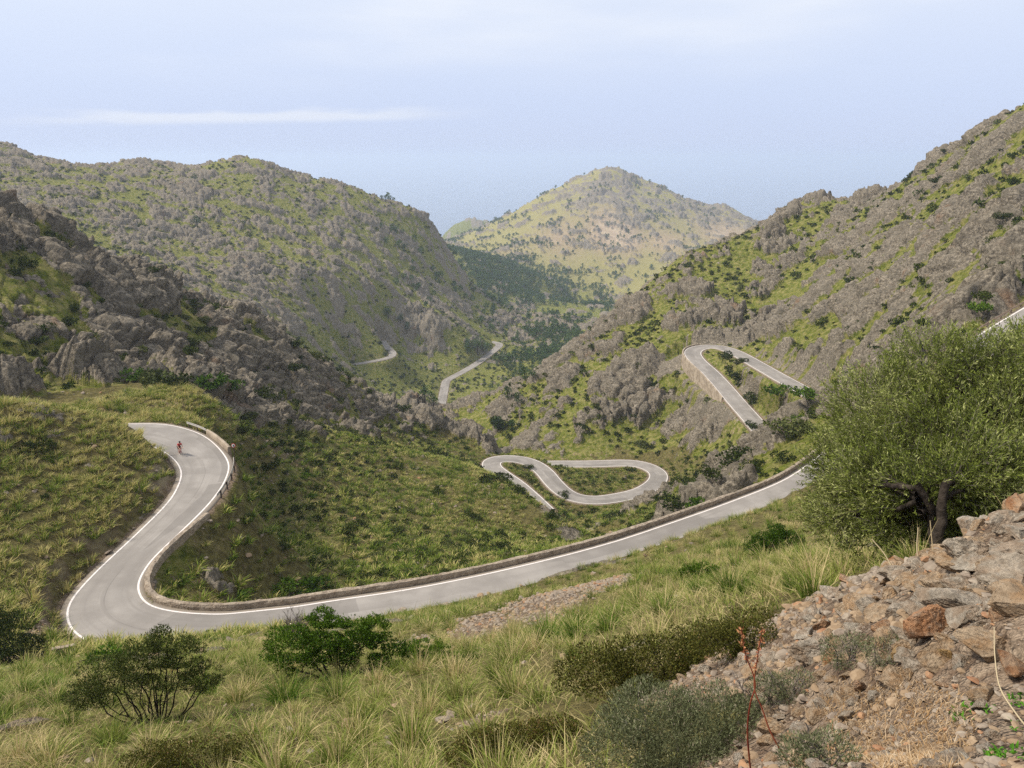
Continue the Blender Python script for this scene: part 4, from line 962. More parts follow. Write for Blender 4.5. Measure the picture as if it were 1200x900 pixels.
def tuft_field(name, x, y, label, mat, protos, smin, smax, seed):
    rs = np.random.default_rng(seed); z = ground_n(x, y); bg_ = Bag(); which = rs.integers(0, len(protos), len(x))
    for j, (co, f, tt) in enumerate(protos):
        m = np.nonzero(which == j)[0]
        if not len(m): continue
        a = rs.uniform(0, 2 * PI, len(m)); s_ = rs.uniform(smin, smax, len(m)); ca, sa = np.cos(a)[:, None], np.sin(a)[:, None]
        P = np.stack([(co[:, 0] * ca - co[:, 1] * sa) * s_[:, None] + x[m][:, None], (co[:, 0] * sa + co[:, 1] * ca) * s_[:, None] + y[m][:, None], co[:, 2] * (s_ * rs.uniform(.75, 1.2, len(m)))[:, None] + z[m][:, None] - .03], -1)
        tin = np.clip(tt[None] + rs.normal(0, .13, len(m))[:, None] + .22 * perlin(x[m] / 9, y[m] / 9, 72)[:, None], 0, 1)
        F_ = f[None] + (np.arange(len(m)) * len(co))[:, None, None]
        bg_.add(P.reshape(-1, 3), F_.reshape(-1, f.shape[1]), tin.ravel())
    tag(link(name, bg_.mesh(name, mat)), label, 'grass', None, 'stuff')
P_MID = [tuft(300 + i, 110, (.44, .38, .49, .35, .40)[i], .6, .024, 3, (.28, .58, .38, .70, .48)[i], (3, 6, 2, 8, 4)[i], .85) for i in range(5)]
tuft_field('dry_grass', x[N_IND:], y[N_IND:], 'straw coloured tussock grass covering the lower foreground slope', M_GRASS, P_MID, .75, 1.35, 1)
# low grass between the near tussocks
x, y = scatter_polar(26000, -40, 36, 5, 46, rs, .3); k_, c_ = cell(x, y)
ok = (REGION[k_, c_] == names.index(FG)) & (RD[k_, c_] > .3) & (gravel[k_, c_] < .38 + .3 * perlin(x, y, 73)) & in_view(x, y, .6) & ~((np.hypot(x, y) < 9) & (np.degrees(np.arctan2(x, y)) > 1) & (perlin(x / 1.2, y / 1.2, 74) < .1)); x, y = x[ok], y[ok]
P_LOW = [tuft(320 + i, 9, .22, .3, .012, 2, .5 + .1 * i, 0, 1.2) for i in range(3)]
tuft_field('short_grass', x, y, 'short dry grass between the foreground tussocks', M_GRASS, P_LOW, .6, 1.5, 2)
# tussocks on the bank left of the road and on the spur behind the wall
P_BANK = [tuft(340 + i, 90, (.72, .60, .80, .66)[i], 1.15, .07, 2, (.34, .55, .42, .68)[i], 0, .8) for i in range(4)]
x, y = scatter_polar(36000, -42, -16, 48, 126, rs, 1.0); k_, c_ = cell(x, y); steep_now = np.abs(SL[k_, c_] - SL[np.maximum(k_ - 4, 0), c_])
ok = (REGION[k_, c_] == names.index(GB)) & (RD[k_, c_] > .8 + 1.2 * (perlin(x / 3, y / 3, 80) > .0)) & (gravel[k_, c_] < .5) & in_view(x, y) & clear_of(x, y) & (perlin(x / 4, y / 4, 75) > -.55); x, y = x[ok], y[ok]
kp = spaced(x, y, .78 + .35 * np.clip(perlin(x / 6, y / 6, 76) + .3, 0, 1)); x, y = x[kp], y[kp]; print('bank tufts', len(x))
tuft_field('bank_tussocks', x, y, 'round grass tussocks crowding the bank left of the road', M_GRASS_BANK, P_BANK, .85, 1.45, 3)
x, y = scatter_polar(80000, -26, 14, 68, 245, rs, .8); k_, c_ = cell(x, y)
ok = (REGION[k_, c_] == names.index(VS)) & (RD[k_, c_] > 1.2) & in_view(x, y) & (ROCK[k_, c_] < .5) & (perlin(x / 7, y / 7, 77) > -.5); x, y = x[ok], y[ok]
kp = spaced(x, y, .95 + .45 * np.clip(perlin(x / 9, y / 9, 78) + .3, 0, 1) + np.hypot(x, y) * .002); x, y = x[kp], y[kp]; print('spur tufts', len(x))
P_SPUR = [tuft(360 + i, 60, (.68, .6, .76, .64)[i], 1.25, .10, 2, (.28, .5, .36, .64)[i], 0, .8) for i in range(4)]
tuft_field('spur_grass', x, y, 'yellow green tussocks covering the spur behind the parapet', M_GRASS_BANK, P_SPUR, .9, 1.6, 4)

# ------------------------------------------------------------------ shrubs on the hills
def bush_proto(seed, n, mat, size=.22, tall=.75, name='shrub'):
    rs = np.random.default_rng(seed); lobes = [(0, 0, .45 * tall, .75, .7, .62 * tall)] + [(*rs.normal(0, .5, 2), .35 * tall + rs.uniform(0, .4) * tall, rs.uniform(.35, .6), rs.uniform(.35, .6), rs.uniform(.3, .5) * tall) for _ in range(4)]
    return leafy(name, lobes, n, size, mat, seed, aspect=.75, up=.35, shell=.45, gap=.3)
B_HI = [bush_proto(400 + i, 1000, (M_DARK, M_DARK, M_OLIVE_SHRUB, M_DARK, M_MASTIC)[i], .17, (.8, .65, .75, .95, .6)[i]) for i in range(5)]
B_LO = [bush_proto(420 + i, 130, (M_DARK, M_DARK, M_OLIVE_SHRUB, M_DARK, M_DARK)[i], .42, (.8, .65, .75, .95, .6)[i], 'scrub') for i in range(5)]
PLACED = []
def put_bush(x, y, s_, kind, label, group, name='shrub'):
    o = link(name, B_HI[kind], None, (x, y, ground(x, y) - .08 * s_)); o.scale = (s_ * rs.uniform(.85, 1.3), s_ * rs.uniform(.85, 1.3), s_ * rs.uniform(.8, 1.15)); o.rotation_euler.z = rs.uniform(0, 6.28)
    tag(o, label, 'shrub', group); PLACED.append((x, y)); return o
# ones the photograph shows plainly: pixel, width in pixels, kind
SEEN = [(48,530,36,0,'dark green shrub standing alone among the tussocks of the left bank'),(185,452,40,2,'rounded olive green shrub on the knoll above the upper bend'),(155,445,26,4,'pale green shrub at the left of the knoll bushes'),(215,452,30,0,'dark shrub at the right of the knoll bushes'),
    (248,455,36,4,'long bright green bush patch beside the bare scree above the bend'),(268,462,26,4,'bright green bush at the lower end of the scree edge'),(178,320,16,0,'dark shrub notched into the skyline of the near left hill'),(225,356,10,0,'small dark shrub on the sloping skyline of the left hill'),(312,466,22,0,'dark green shrub clump under the crag right of the scree'),
    (83,380,18,0,'dark green shrub on the grassy shelf of the left hill'),(58,388,18,0,'dark shrub at the left of the grassy shelf'),(85,365,14,0,'dark shrub above the grassy shelf of the left hill'),(223,415,18,0,'dark bush at the foot of the grey slabs on the left hill'),(345,408,14,0,'dark shrub near the low end of the left hill skyline'),(345,435,16,0,'dark shrub below the left hill skyline'),(165,415,16,2,'dull shrub in a rock cleft of the left hill'),
    (585,500,24,0,'dense dark tree like bush in the gap at the valley mouth'),(510,534,22,0,'dark green bush near the rocky end of the grassy spur'),(470,480,16,0,'dark shrub on the low rocks at the spur head'),(515,578,16,0,'dark shrub on the spur below the crag'),(555,610,18,0,'dark round bush in the grass near the spur end'),(590,566,22,0,'dark round bush beside the hairpin of the valley loops'),(608,579,14,0,'small round bush beside the left limb of the loops'),(660,585,12,0,'small dark bush standing at the S bend of the loops'),(737,551,10,0,'small roundish tree inside the right end of the loops'),
    (650,605,14,0,'dark bush by the end of the looped road'),(617,548,9,0,'small dark bush on the loop verge'),(360,695,40,4,'bright green bush patch below the parapet'),(285,700,24,4,'green bush in the gully behind the parapet'),(490,650,22,4,'bright green shrub in the middle of the spur'),(330,690,30,4,'green shrub beside the parapet bend'),
    (886,474,20,0,'large dark bush between the limbs of the mountain hairpin'),(850,421,14,0,'small dark bush inside the tip of the mountain hairpin'),(864,427,14,0,'dark bush second from the tip inside the hairpin'),(868,445,20,0,'dark bush below the upper limb of the hairpin'),(880,500,16,0,'dark bush hiding the end of the lower hairpin limb'),
    (855,545,34,0,'dark evergreen bush on the rocks above the parapet end'),(835,562,22,0,'dark bush in a cleft of the rocks above the parapet'),(800,604,34,0,'dark leafy bush overhanging the parapet top'),(815,596,26,4,'green bush beside the overhanging one on the parapet'),(925,510,36,2,'olive green bush half hidden by the big olive tree'),(940,480,30,4,'bright green bush patch left of the olive tree top'),(915,470,26,4,'green bush above the olive tree on the rocky slope'),
    (760,650,8,0,'tiny dark weed at the road edge'),(1083,382,18,0,'dark bush just above the olive tree top'),(1145,382,22,4,'bright green bush beside the rail above the olive'),(1152,352,20,0,'dark bush below the crag at the right edge'),(1097,218,10,0,'round dark shrub high on the right mountain'),(1170,258,18,0,'dark shrub patch at the top right'),(1108,182,7,0,'tiny dark bush on the right skyline'),(905,570,6,0,'small shrub by the parapet'),
    (122,778,40,4,'low green bushes at the bottom of the gravel shoulder')]
for px, py, w_, kd, lb in SEEN:
    p = hit(px, py, 30 if py > 500 else 60); d_ = p.y * CP - p.z * SP
    put_bush(p.x, p.y, w_ * d_ / F / 1.7, kd, lb, None)
_p = NEAR_R[idx(256, 521)] + OUT[idx(256, 521)] * 2.3; put_bush(_p[0], _p[1], 1.5, 0, 'dark shrub pressed behind the pale parapet of the upper bend', None)
# the rest, scattered where soil collects
def scrub(n, a0, a1, r0, r1, regs, gap0, power, thr, seed, rockmax=.93):
    rs_ = np.random.default_rng(seed); x, y = scatter_polar(n, a0, a1, r0, r1, rs_, power); k_, c_ = cell(x, y)
    ok = np.isin(REGION[k_, c_], [names.index(q_) for q_ in regs]) & (RD[k_, c_] > 2.0) & in_view(x, y, 2.5) & (ROCK[k_, c_] < rockmax) & (1.5 * perlin(x / 26, y / 26, seed) + .7 * perlin(x / 8, y / 8, seed + 1) + .6 * rs_.normal(0, .5, n) > thr)
    x, y = x[ok], y[ok]; kp = spaced(x, y, np.full(len(x), gap0) + .003 * np.hypot(x, y)); return x[kp], y[kp]
pts = []
for args, lo, hi in ((((9000, -42, 4, 135, 262, (NH,), 1.5, .8, -.15, 90)), .6, 2.6), (((16000, -2, 44, 110, 440, (RM,), 1.7, .8, -.18, 93)), .55, 2.7), (((7000, -26, 16, 80, 260, (VS,), 2.0, .8, .05, 96)), .7, 1.7), (((900, -42, -14, 55, 125, (GB,), 3.0, 1, .65, 97)), .5, .9),
                  (((14000, -22, 14, 440, 1000, (VA, RK), 3.2, .9, .05, 98)), 1.2, 2.8), (((14000, -44, 0, 430, 1000, (MR,), 3.5, .9, .15, 99)), 1.1, 2.6)):
    x, y = scrub(*args); s_ = lo + (hi - lo) * np.random.default_rng(args[-1]).beta(1.0, 3.4, len(x)); pts.append(np.c_[x, y, s_, np.full(len(x), args[-1])]); print('scrub', args[-1], len(x))
pts = np.vstack(pts); app = pts[:, 2] / np.hypot(pts[:, 0], pts[:, 1]); order = np.argsort(-app)
ILAB = {90: ('dark shrub rooted among the crags of the near left hill', 'shrubs on the left hill'), 93: ('dark shrub between grey rocks on the right mountainside', 'shrubs on the right mountain'), 96: ('dark shrub among the tussocks of the grassy spur', 'shrubs on the spur'),
        97: ('small dark shrub among tussocks of the left bank', 'shrubs on the left bank'), 98: ('dark bush on the valley floor near the far road', 'bushes in the valley'), 99: ('small dark shrub dotted on the far ridge', 'shrubs on the far ridge')}
n_ind = 230
for i in order[:n_ind]:
    x_, y_, s_, g_ = pts[i]; kd = int(rs.choice([0, 1, 3, 2, 4], p=[.3, .25, .2, .2, .05])); put_bush(x_, y_, s_, kd, *ILAB[int(g_)])
rest = pts[order[n_ind:]]
def merge_field(name, P, protos, label, seed, cat='scrub'):
    rs = np.random.default_rng(seed); which = rs.integers(0, len(protos), len(P)); z = ground_n(P[:, 0], P[:, 1])
    for mat in dict.fromkeys(p_.materials[0] for p_ in protos):
        bg_ = Bag()
        for j, pr in enumerate(protos):
            if pr.materials[0] != mat: continue
            nv = len(pr.vertices); co = np.empty(nv * 3, np.float32); pr.vertices.foreach_get('co', co); co = co.reshape(-1, 3); tt = np.empty(nv, np.float32); pr.attributes['tint'].data.foreach_get('value', tt)
            m = np.nonzero(which == j)[0]
            if not len(m): continue
            a = rs.uniform(0, 2 * PI, len(m)); s_ = P[m, 2]; ca, sa = np.cos(a)[:, None], np.sin(a)[:, None]
            Q = np.stack([(co[:, 0] * ca - co[:, 1] * sa) * s_[:, None] + P[m, 0][:, None], (co[:, 0] * sa + co[:, 1] * ca) * s_[:, None] + P[m, 1][:, None], co[:, 2] * (s_ * rs.uniform(.8, 1.2, len(m)))[:, None] + z[m][:, None] - .1], -1)
            f = np.arange(nv).reshape(-1, 4); bg_.add(Q.reshape(-1, 3), (f[None] + (np.arange(len(m)) * nv)[:, None, None]).reshape(-1, 4), np.clip(tt[None] + rs.normal(0, .12, len(m))[:, None], 0, 1).ravel())
        if bg_.n: tag(link(name, bg_.mesh(name, mat)), label + (' (darker kind)' if False else ''), cat, None, 'stuff')
merge_field('scrub', rest, B_LO, 'scattered low scrub dotting the mountainsides and valley', 5)

# ------------------------------------------------------------------ pines of the valley and the far slopes
def pine_proto(seed, n, size, tall=1.0):
    rs = np.random.default_rng(seed); lobes = [(*rs.normal(0, .9, 2), 3.2 * tall + rs.uniform(-1.2, 2.4), rs.uniform(.9, 1.7), rs.uniform(.9, 1.7), rs.uniform(.8, 1.3)) for _ in range(7)] + [(0, 0, 4.6 * tall, 1.3, 1.3, 1.4)]
    cr = leafy('crown', lobes, n, size, M_PINE, seed, aspect=.7, up=.3, gap=.5); bg_ = Bag(); bg_.add(*limb([0, 0, -.4], [.1, 0, 4.2 * tall], .22, .08, rs, .05, 6, 6))
    for l in lobes[:5]: bg_.add(*limb([0, 0, 1.6 * tall + rs.uniform(0, 1)], l[:3], .08, .03, rs, .1, 4, 4))
    return bg_.mesh('trunk', M_BARK, True), cr
PINES = [pine_proto(500 + i, 420, .55, (1., 1.25, .8)[i]) for i in range(3)]
PINE_LO = [leafy('pine_wood', [(0, 0, 2.6, 1.9, 1.9, 1.9), (.6, .3, 4.0, 1.3, 1.3, 1.5), (-.7, -.2, 3.3, 1.3, 1.3, 1.3)], 90, 1.1, M_PINE, 520 + i, aspect=.8, up=.3) for i in range(3)]
def put_pine(x, y, s_, label, group=None):
    k = int(rs.integers(0, 3)); root = link('pine_tree', None, None, (x, y, ground(x, y))); root.scale = (s_, s_, s_); root.rotation_euler.z = rs.uniform(0, 6.28); tag(root, label, 'tree', group)
    link('trunk', PINES[k][0], root); link('crown', PINES[k][1], root)
for px, py, h_, lb in [(231,262,12,'lone dark pine halfway down the far ridge face'),(228,211,8,'small pine just under the far ridge skyline'),(447,233,6,'pine on the skyline right of the ridge, left one'),(452,234,7,'pine on the skyline right of the ridge, middle one'),(458,236,6,'pine on the skyline right of the ridge, right one'),(447,266,7,'small pine on the upper right face of the ridge'),(354,316,8,'pine low on the ridge face above the crag'),(455,370,12,'dark pine left of the knobbly knoll'),(470,376,10,'pine second left of the knoll'),(478,384,10,'pine at the foot of the ridge by the knoll'),
        (498,465,17,'dark pine left of the straight valley road'),(508,470,15,'pine touching the straight valley road on its left'),(497,458,9,'small pine behind the one left of the valley road'),(549,405,16,'tall dark pine in the wooded dip on the knoll'),(560,410,18,'broad green pine left of the far road top'),(570,412,14,'pine beside the far road end'),(548,410,14,'slim pine in the dip on the knoll'),(600,500,15,'dark pine at the valley mouth below the road'),(615,437,16,'bright green tree in the gully below the far road'),(595,462,16,'green tree low in the gully right of the valley road'),(606,468,14,'tree at the foot of the gully'),(625,445,12,'tree on the gully side below the knoll'),(583,497,18,'big dark pine standing in the gap of the valley')]:
    p = hit(px, py + h_ * .4, 200); d_ = p.y * CP - p.z * SP; put_pine(p.x, p.y, h_ * d_ / F / 5.6, lb)
x, y = scatter_polar(60000, -9, 14, 560, 2300, rs, 1.0); k_, c_ = cell(x, y)
wood = np.zeros_like(Z)
for sp in ((575,340,1150,34,1.0,7),(610,325,1300,36,.9,5),(560,310,1300,24,1.0,6),(660,345,1300,30,.75,5),(700,352,1300,26,.7,5),(545,350,1080,22,.8,6),(640,430,640,60,.95,1.8),(612,462,580,34,.9,1.5),(600,420,700,30,.85,1.5),(650,390,820,40,.75,2),(540,300,1420,20,.9,5),(480,360,760,26,.5,1.5),(650,275,1800,26,.15,2),(690,300,1700,24,.12,2),(610,300,1700,30,.25,2),(545,262,2850,60,1.,4),(690,335,1450,30,.5,2)): spot(wood, *sp)
ok = (wood[k_, c_] + .45 * perlin(x / 60, y / 60, 111) + .25 * perlin(x / 20, y / 20, 112) + .25 * rs.normal(size=len(x)) > .62) & (RD[k_, c_] > 4) & in_view(x, y, 7)
x, y = x[ok], y[ok]; kp = spaced(x, y, np.full(len(x), 4.2)); x, y = x[kp], y[kp]; r = np.hypot(x, y); o_ = np.argsort(r); x, y, r = x[o_], y[o_], r[o_]; print('pines', len(x))
for i in range(min(110, len(x))): put_pine(x[i], y[i], rs.uniform(.7, 1.25) * (1.0 if r[i] > 800 else .8), 'dark green tree in the gully between the knoll and the rocky mountain' if r[i] < 900 else 'dark green pine at the near edge of the far wood', 'trees in the valley gully' if r[i] < 900 else 'pines at the edge of the wood')
merge_field('pine_wood', np.c_[x[110:], y[110:], rs.uniform(.8, 1.5, max(0, len(x) - 110))], PINE_LO, 'dark pine wood filling the hollow below the peak', 6, 'wood')
x, y = scatter_polar(9000, -5, 22, 1350, 2350, rs, 1.0); k_, c_ = cell(x, y); ok = (REGION[k_, c_] == names.index(PK)) & in_view(x, y, 6) & (perlin(x / 90, y / 90, 115) + .5 * perlin(x / 25, y / 25, 116) > .86); x, y = x[ok], y[ok]; kp = spaced(x, y, np.full(len(x), 9.)); x, y = x[kp], y[kp]; print('peak trees', len(x))
merge_field('peak_scrub', np.c_[x, y, rs.uniform(.45, .95, len(x))], PINE_LO, 'small dark trees dotting the pale peak', 7, 'scrub')
# ------------------------------------------------------------------ stones
def mat_stone(name, a, b, stain=None, amt=.5):
    k = NT(name); v = k.obj(); oi = k.n.new('ShaderNodeObjectInfo').outputs['Random']
    mp_ = k.n.new('ShaderNodeVectorMath'); mp_.operation = 'ADD'; k.l.new(v, mp_.inputs[0]); cm = k.n.new('ShaderNodeCombineXYZ')
    for q_ in range(3): k.l.new(k.math('MULTIPLY', oi, 17.0 + q_ * 5), cm.inputs[q_])
    k.l.new(cm.outputs[0], mp_.inputs[1]); v = mp_.outputs[0]
    n = k.noise(2.2, 6, .68, v); c = k.mix(k.ramp(n, .32, .68), a, b)
    c = k.mix(k.math('MULTIPLY', oi, .35), c, k.mix(k.ramp(n, .3, .7), (.24, .165, .10), (.46, .33, .21)))
    if stain: c = k.mix(k.math('MULTIPLY', k.ramp(k.noise(1.4, 4, .6, v), .42, .60), amt), c, stain)
    c = k.mix(k.math('MULTIPLY', k.ramp(k.noise(9, 4, .7, v), .56, .68), .5), c, (.10, .085, .07))
    c = k.mix(k.math('MULTIPLY', k.ramp(k.noise(6, 4, .7, v), .62, .72), .6), c, (.52, .48, .42))
    k.bump(k.math('ADD', k.noise(3, 8, .75, v), k.math('MULTIPLY', k.voro(5, 'F1', v), .35)), .12, .8); return k.done(c)
M_ST = [mat_stone('grey_limestone', (.28, .24, .185), (.56, .49, .39), (.30, .17, .085), .4), mat_stone('buff_stone', (.32, .225, .14), (.56, .43, .29), (.38, .21, .09), .5), mat_stone('rusty_stone', (.27, .115, .05), (.44, .24, .12), (.50, .38, .26), .5)]
M_OCHRE = mat_stone('ochre_stone', (.40, .22, .07), (.56, .37, .15), (.36, .28, .19), .4); M_RUST = mat_stone('orange_rock', (.40, .19, .09), (.54, .30, .16), (.42, .33, .24), .6)
def rock_mesh(seed, sub=4, cuts=9, flat=1.0, rough=.05, mat=None, name='stone'):
    rs = np.random.default_rng(seed); bm = __import__('bmesh').new(); __import__('bmesh').ops.create_icosphere(bm, subdivisions=sub, radius=1)
    co = np.array([v.co for v in bm.verts]); f = np.array([[v.index for v in q_.verts] for q_ in bm.faces]); bm.free()
    n = unit(rs.normal(size=(cuts, 3))); d = rs.uniform(.36, .74, cuts)
    for a, b in zip(n, d):
        h = co @ a - b; m = h > 0; co[m] -= a * (h[m] * 1.0)[:, None]
    nn = unit(co); u_, v_ = nn[:, 0] * 2 + nn[:, 2] * 1.3 + seed, nn[:, 1] * 2 - nn[:, 2] * 1.1
    co *= (1 + rough * 1.1 * perlin(u_ * 1.3, v_ * 1.3, 7) + rough * perlin(u_ * 3.1, v_ * 3.1, 8) + rough * .6 * perlin(u_ * 7, v_ * 7, 9) - rough * .9 * np.abs(perlin(u_ * 4.3 + 5, v_ * 4.3, 10)) - rough * .5 * np.abs(perlin(u_ * 11, v_ * 11 + 3, 11)))[:, None]
    co[:, 2] *= flat; return mesh_np(name, co, f, mat, False)
STONES = [rock_mesh(600 + i, 4, 8 + i % 4, (.7, .55, .85, .6, .75, .5, .8, .65, .7)[i], .05, M_ST[(0, 0, 1, 1, 0, 1, 2, 0, 2)[i]]) for i in range(9)]
BLK = []
def boulder(px, py, w_, asp, dep, tilt, label, mat, seed, r=None, flat=1.0, cuts=15, rough=.045, name='boulder', sink=.25, rotz=None):
    """stone w_ pixels wide, asp = height/width, dep = depth/width, foot at (px, py)"""
    p = hit(px, py, 1.5) if r is None else at_r(px, py, r); d_ = p.y * CP - p.z * SP; W_ = w_ * d_ / F / 2
    o = link(name, rock_mesh(seed, 5, cuts, 1, rough, mat, name), None, p + Vector((0, 0, W_ * asp * (1 - sink) * .9)))
    o.scale = (W_ * 1.1, W_ * dep * 1.1, W_ * asp * 1.1); o.rotation_euler = (tilt[0], tilt[1], rs.uniform(-.4, .4) if rotz is None else rotz); tag(o, label, 'boulder' if name == 'boulder' else 'stone'); BLK.append((p.x, p.y, W_ * .9)); return o
G_, B_, R_ = M_ST
boulder(1118, 718, 108, .34, .8, (.25, .12), 'large flat grey slab tilted on the rubble bank under the olive', G_, 1, cuts=10)
boulder(1086, 748, 62, .75, .7, (.2, .3), 'bright orange broken rock face below the grey slab', M_RUST, 2, cuts=7)
boulder(1182, 722, 84, .6, .8, (.1, -.2), 'big buff and rusty boulder at the right edge of the bank', B_, 3)
boulder(1188, 686, 74, .52, .9, (.05, -.1), 'broad pebbly conglomerate boulder at the top right of the bank', G_, 4, rough=.09, cuts=6)
boulder(1128, 668, 66, .62, .8, (.1, .2), 'knobbly grey boulder left of the broad conglomerate', G_, 5, rough=.10, cuts=6)
boulder(1190, 652, 64, .45, .9, (0, -.2), 'pale pebbly boulder forming the crest at the right edge', G_, 6, rough=.10, cuts=6)
boulder(1082, 694, 38, .55, .8, (.1, .1), 'dark flat topped block at the left end of the bank', G_, 7)
boulder(1120, 692, 52, .30, .8, (.1, .1), 'long dark flat stone behind the grey slab', G_, 8)
boulder(1102, 775, 62, .48, .8, (.2, -.2), 'tan angular boulder under the orange rock', B_, 9, cuts=10)
boulder(1155, 772, 74, .48, .8, (.1, .1), 'brown angular boulder right of the tan one', B_, 10, cuts=10)
boulder(1050, 778, 32, .85, .8, (.2, .2), 'yellow ochre stone standing at the foot of the bank', M_OCHRE, 11, name='stone')
boulder(1110, 772, 30, .55, .8, (0, .2), 'small tan stone with an ochre top in front of the boulders', M_OCHRE, 12, name='stone')
boulder(1150, 818, 40, .42, .7, (0, .1), 'smooth brown loaf shaped stone above the green weeds', B_, 13, cuts=2, rough=.03, name='stone')
boulder(1185, 790, 62, .50, .8, (0, .3), 'rust brown angular stone near the right edge', R_, 14, name='stone')
boulder(1050, 802, 42, .38, .9, (.3, .1), 'flat tan stone with an orange edge by the grey cushion', B_, 15, name='stone')
boulder(1008, 812, 22, .9, .6, (.2, .7), 'narrow orange stone leaning beside the cushion plant', M_RUST, 16, name='stone')
boulder(1118, 895, 44, .55, .8, (.2, .2), 'grey wedge shaped stone at the bottom edge', G_, 17, name='stone')
boulder(955, 770, 60, .45, .8, (.1, .1), 'knobbly grey stone in the middle of the rubble', G_, 18, rough=.10, cuts=5, name='stone')
boulder(1030, 745, 50, .40, .8, (.1, .1), 'dark reddish stone left of the orange rock', R_, 19, name='stone')
boulder(925, 880, 40, .6, .8, (.1, .1), 'pale tan stone right of the red stalks at the bottom', B_, 20, name='stone')
boulder(905, 862, 34, .6, .8, (.2, .1), 'pale rounded stone between the red stalks', B_, 21, cuts=5, name='stone')
boulder(940, 862, 36, .55, .8, (.1, .2), 'light angular stone right of the stalks', G_, 22, name='stone')
boulder(960, 830, 22, .8, .7, (.1, .2), 'upright pale stone beside the twiggy bush', G_, 23, name='stone')
boulder(758, 838, 22, .5, .8, (.1, .1), 'small orange stone behind the grey cushion shrub', M_RUST, 24, name='stone')
boulder(735, 852, 20, .6, .8, (.1, .1), 'small white stone on the edge of the cushion shrub', mat_simple('white_stone', (.55, .5, .45), (.7, .66, .6), 20), 25, name='stone')
boulder(1020, 720, 46, .45, .8, (.1, .1), 'grey stone at the edge of the grass by the bank', G_, 26, name='stone')
# wedged blocks that make up the bank
rb = np.random.default_rng(77)
for i in range(26):
    px, py = rb.uniform(1035, 1200), 0; py = 805 - (px - 1035) * .55 - rb.uniform(0, 1) * (70 + (px - 1035) * .35); p = hit(px, py, 2.5); d_ = p.y * CP - p.z * SP; W_ = rb.uniform(26, 58) * d_ / F / 2
    pr = int(rb.choice([0, 1, 2, 3, 4, 5, 6, 7])); o = link('stone', STONES[pr], None, p + Vector((0, 0, W_ * .22))); o.scale = (W_ * rb.uniform(.9, 1.3), W_ * rb.uniform(.8, 1.1), W_ * rb.uniform(.55, .9)); o.rotation_euler = (rb.normal(0, .3), rb.normal(0, .3), rb.uniform(0, 6.28))
    kd = (0, 0, 1, 1, 0, 1, 2, 0, 2)[pr]; tag(o, ('grey angular block wedged in the rubble bank under the olive', 'buff angular block wedged in the rubble bank under the olive', 'rusty block wedged in the rubble bank under the olive')[kd], 'stone', ('grey blocks of the bank', 'buff blocks of the bank', 'rusty blocks of the bank')[kd]); BLK.append((p.x, p.y, W_ * .7))
# loose stones, each one its own
SL_ = {0: ('grey angular stone lying loose in the rubble', 'grey loose stones'), 1: ('buff angular stone lying loose in the rubble', 'buff loose stones'), 2: ('rusty brown stone lying loose in the rubble', 'rusty loose stones')}
x, y = scatter_polar(14000, -8, 44, 2.3, 9.5, rs, .3); k_, c_ = cell(x, y)
ok = (REGION[k_, c_] == names.index(RU)) & in_view(x, y, .15); x, y = x[ok], y[ok]
r = np.hypot(x, y); size = .014 + .13 * rs.beta(.9, 6, len(x)) * np.clip(r / 4.5, .5, 1.7); size *= 1 + 2.4 * np.exp(-((np.degrees(np.arctan2(x, y)) - 29) / 6) ** 2) * (r > 4.2)
kp = spaced(x, y, size * 1.35); x, y, size, r = x[kp], y[kp], size[kp], r[kp]
inside = np.zeros(len(x), bool)
for bx, by, br in BLK: inside |= np.hypot(x - bx, y - by) < br * .7
x, y, size, r = x[~inside], y[~inside], size[~inside], r[~inside]
o_ = np.argsort(-size / r)[:230]; z = ground_n(x, y); print('stones', len(x))
for i in o_:
    pr = int(rs.choice(9, p=[.15, .14, .13, .13, .15, .12, .05, .09, .04])); o = link('stone', STONES[pr], None, (x[i], y[i], z[i] + size[i] * .25)); s_ = size[i]
    o.scale = (s_ * rs.uniform(.8, 1.4), s_ * rs.uniform(.8, 1.2), s_ * rs.uniform(.7, 1.1)); o.rotation_euler = (rs.normal(0, .35), rs.normal(0, .35), rs.uniform(0, 6.28)); tag(o, SL_[(0, 0, 1, 1, 0, 1, 2, 0, 2)[pr]][0], 'stone', SL_[(0, 0, 1, 1, 0, 1, 2, 0, 2)[pr]][1])
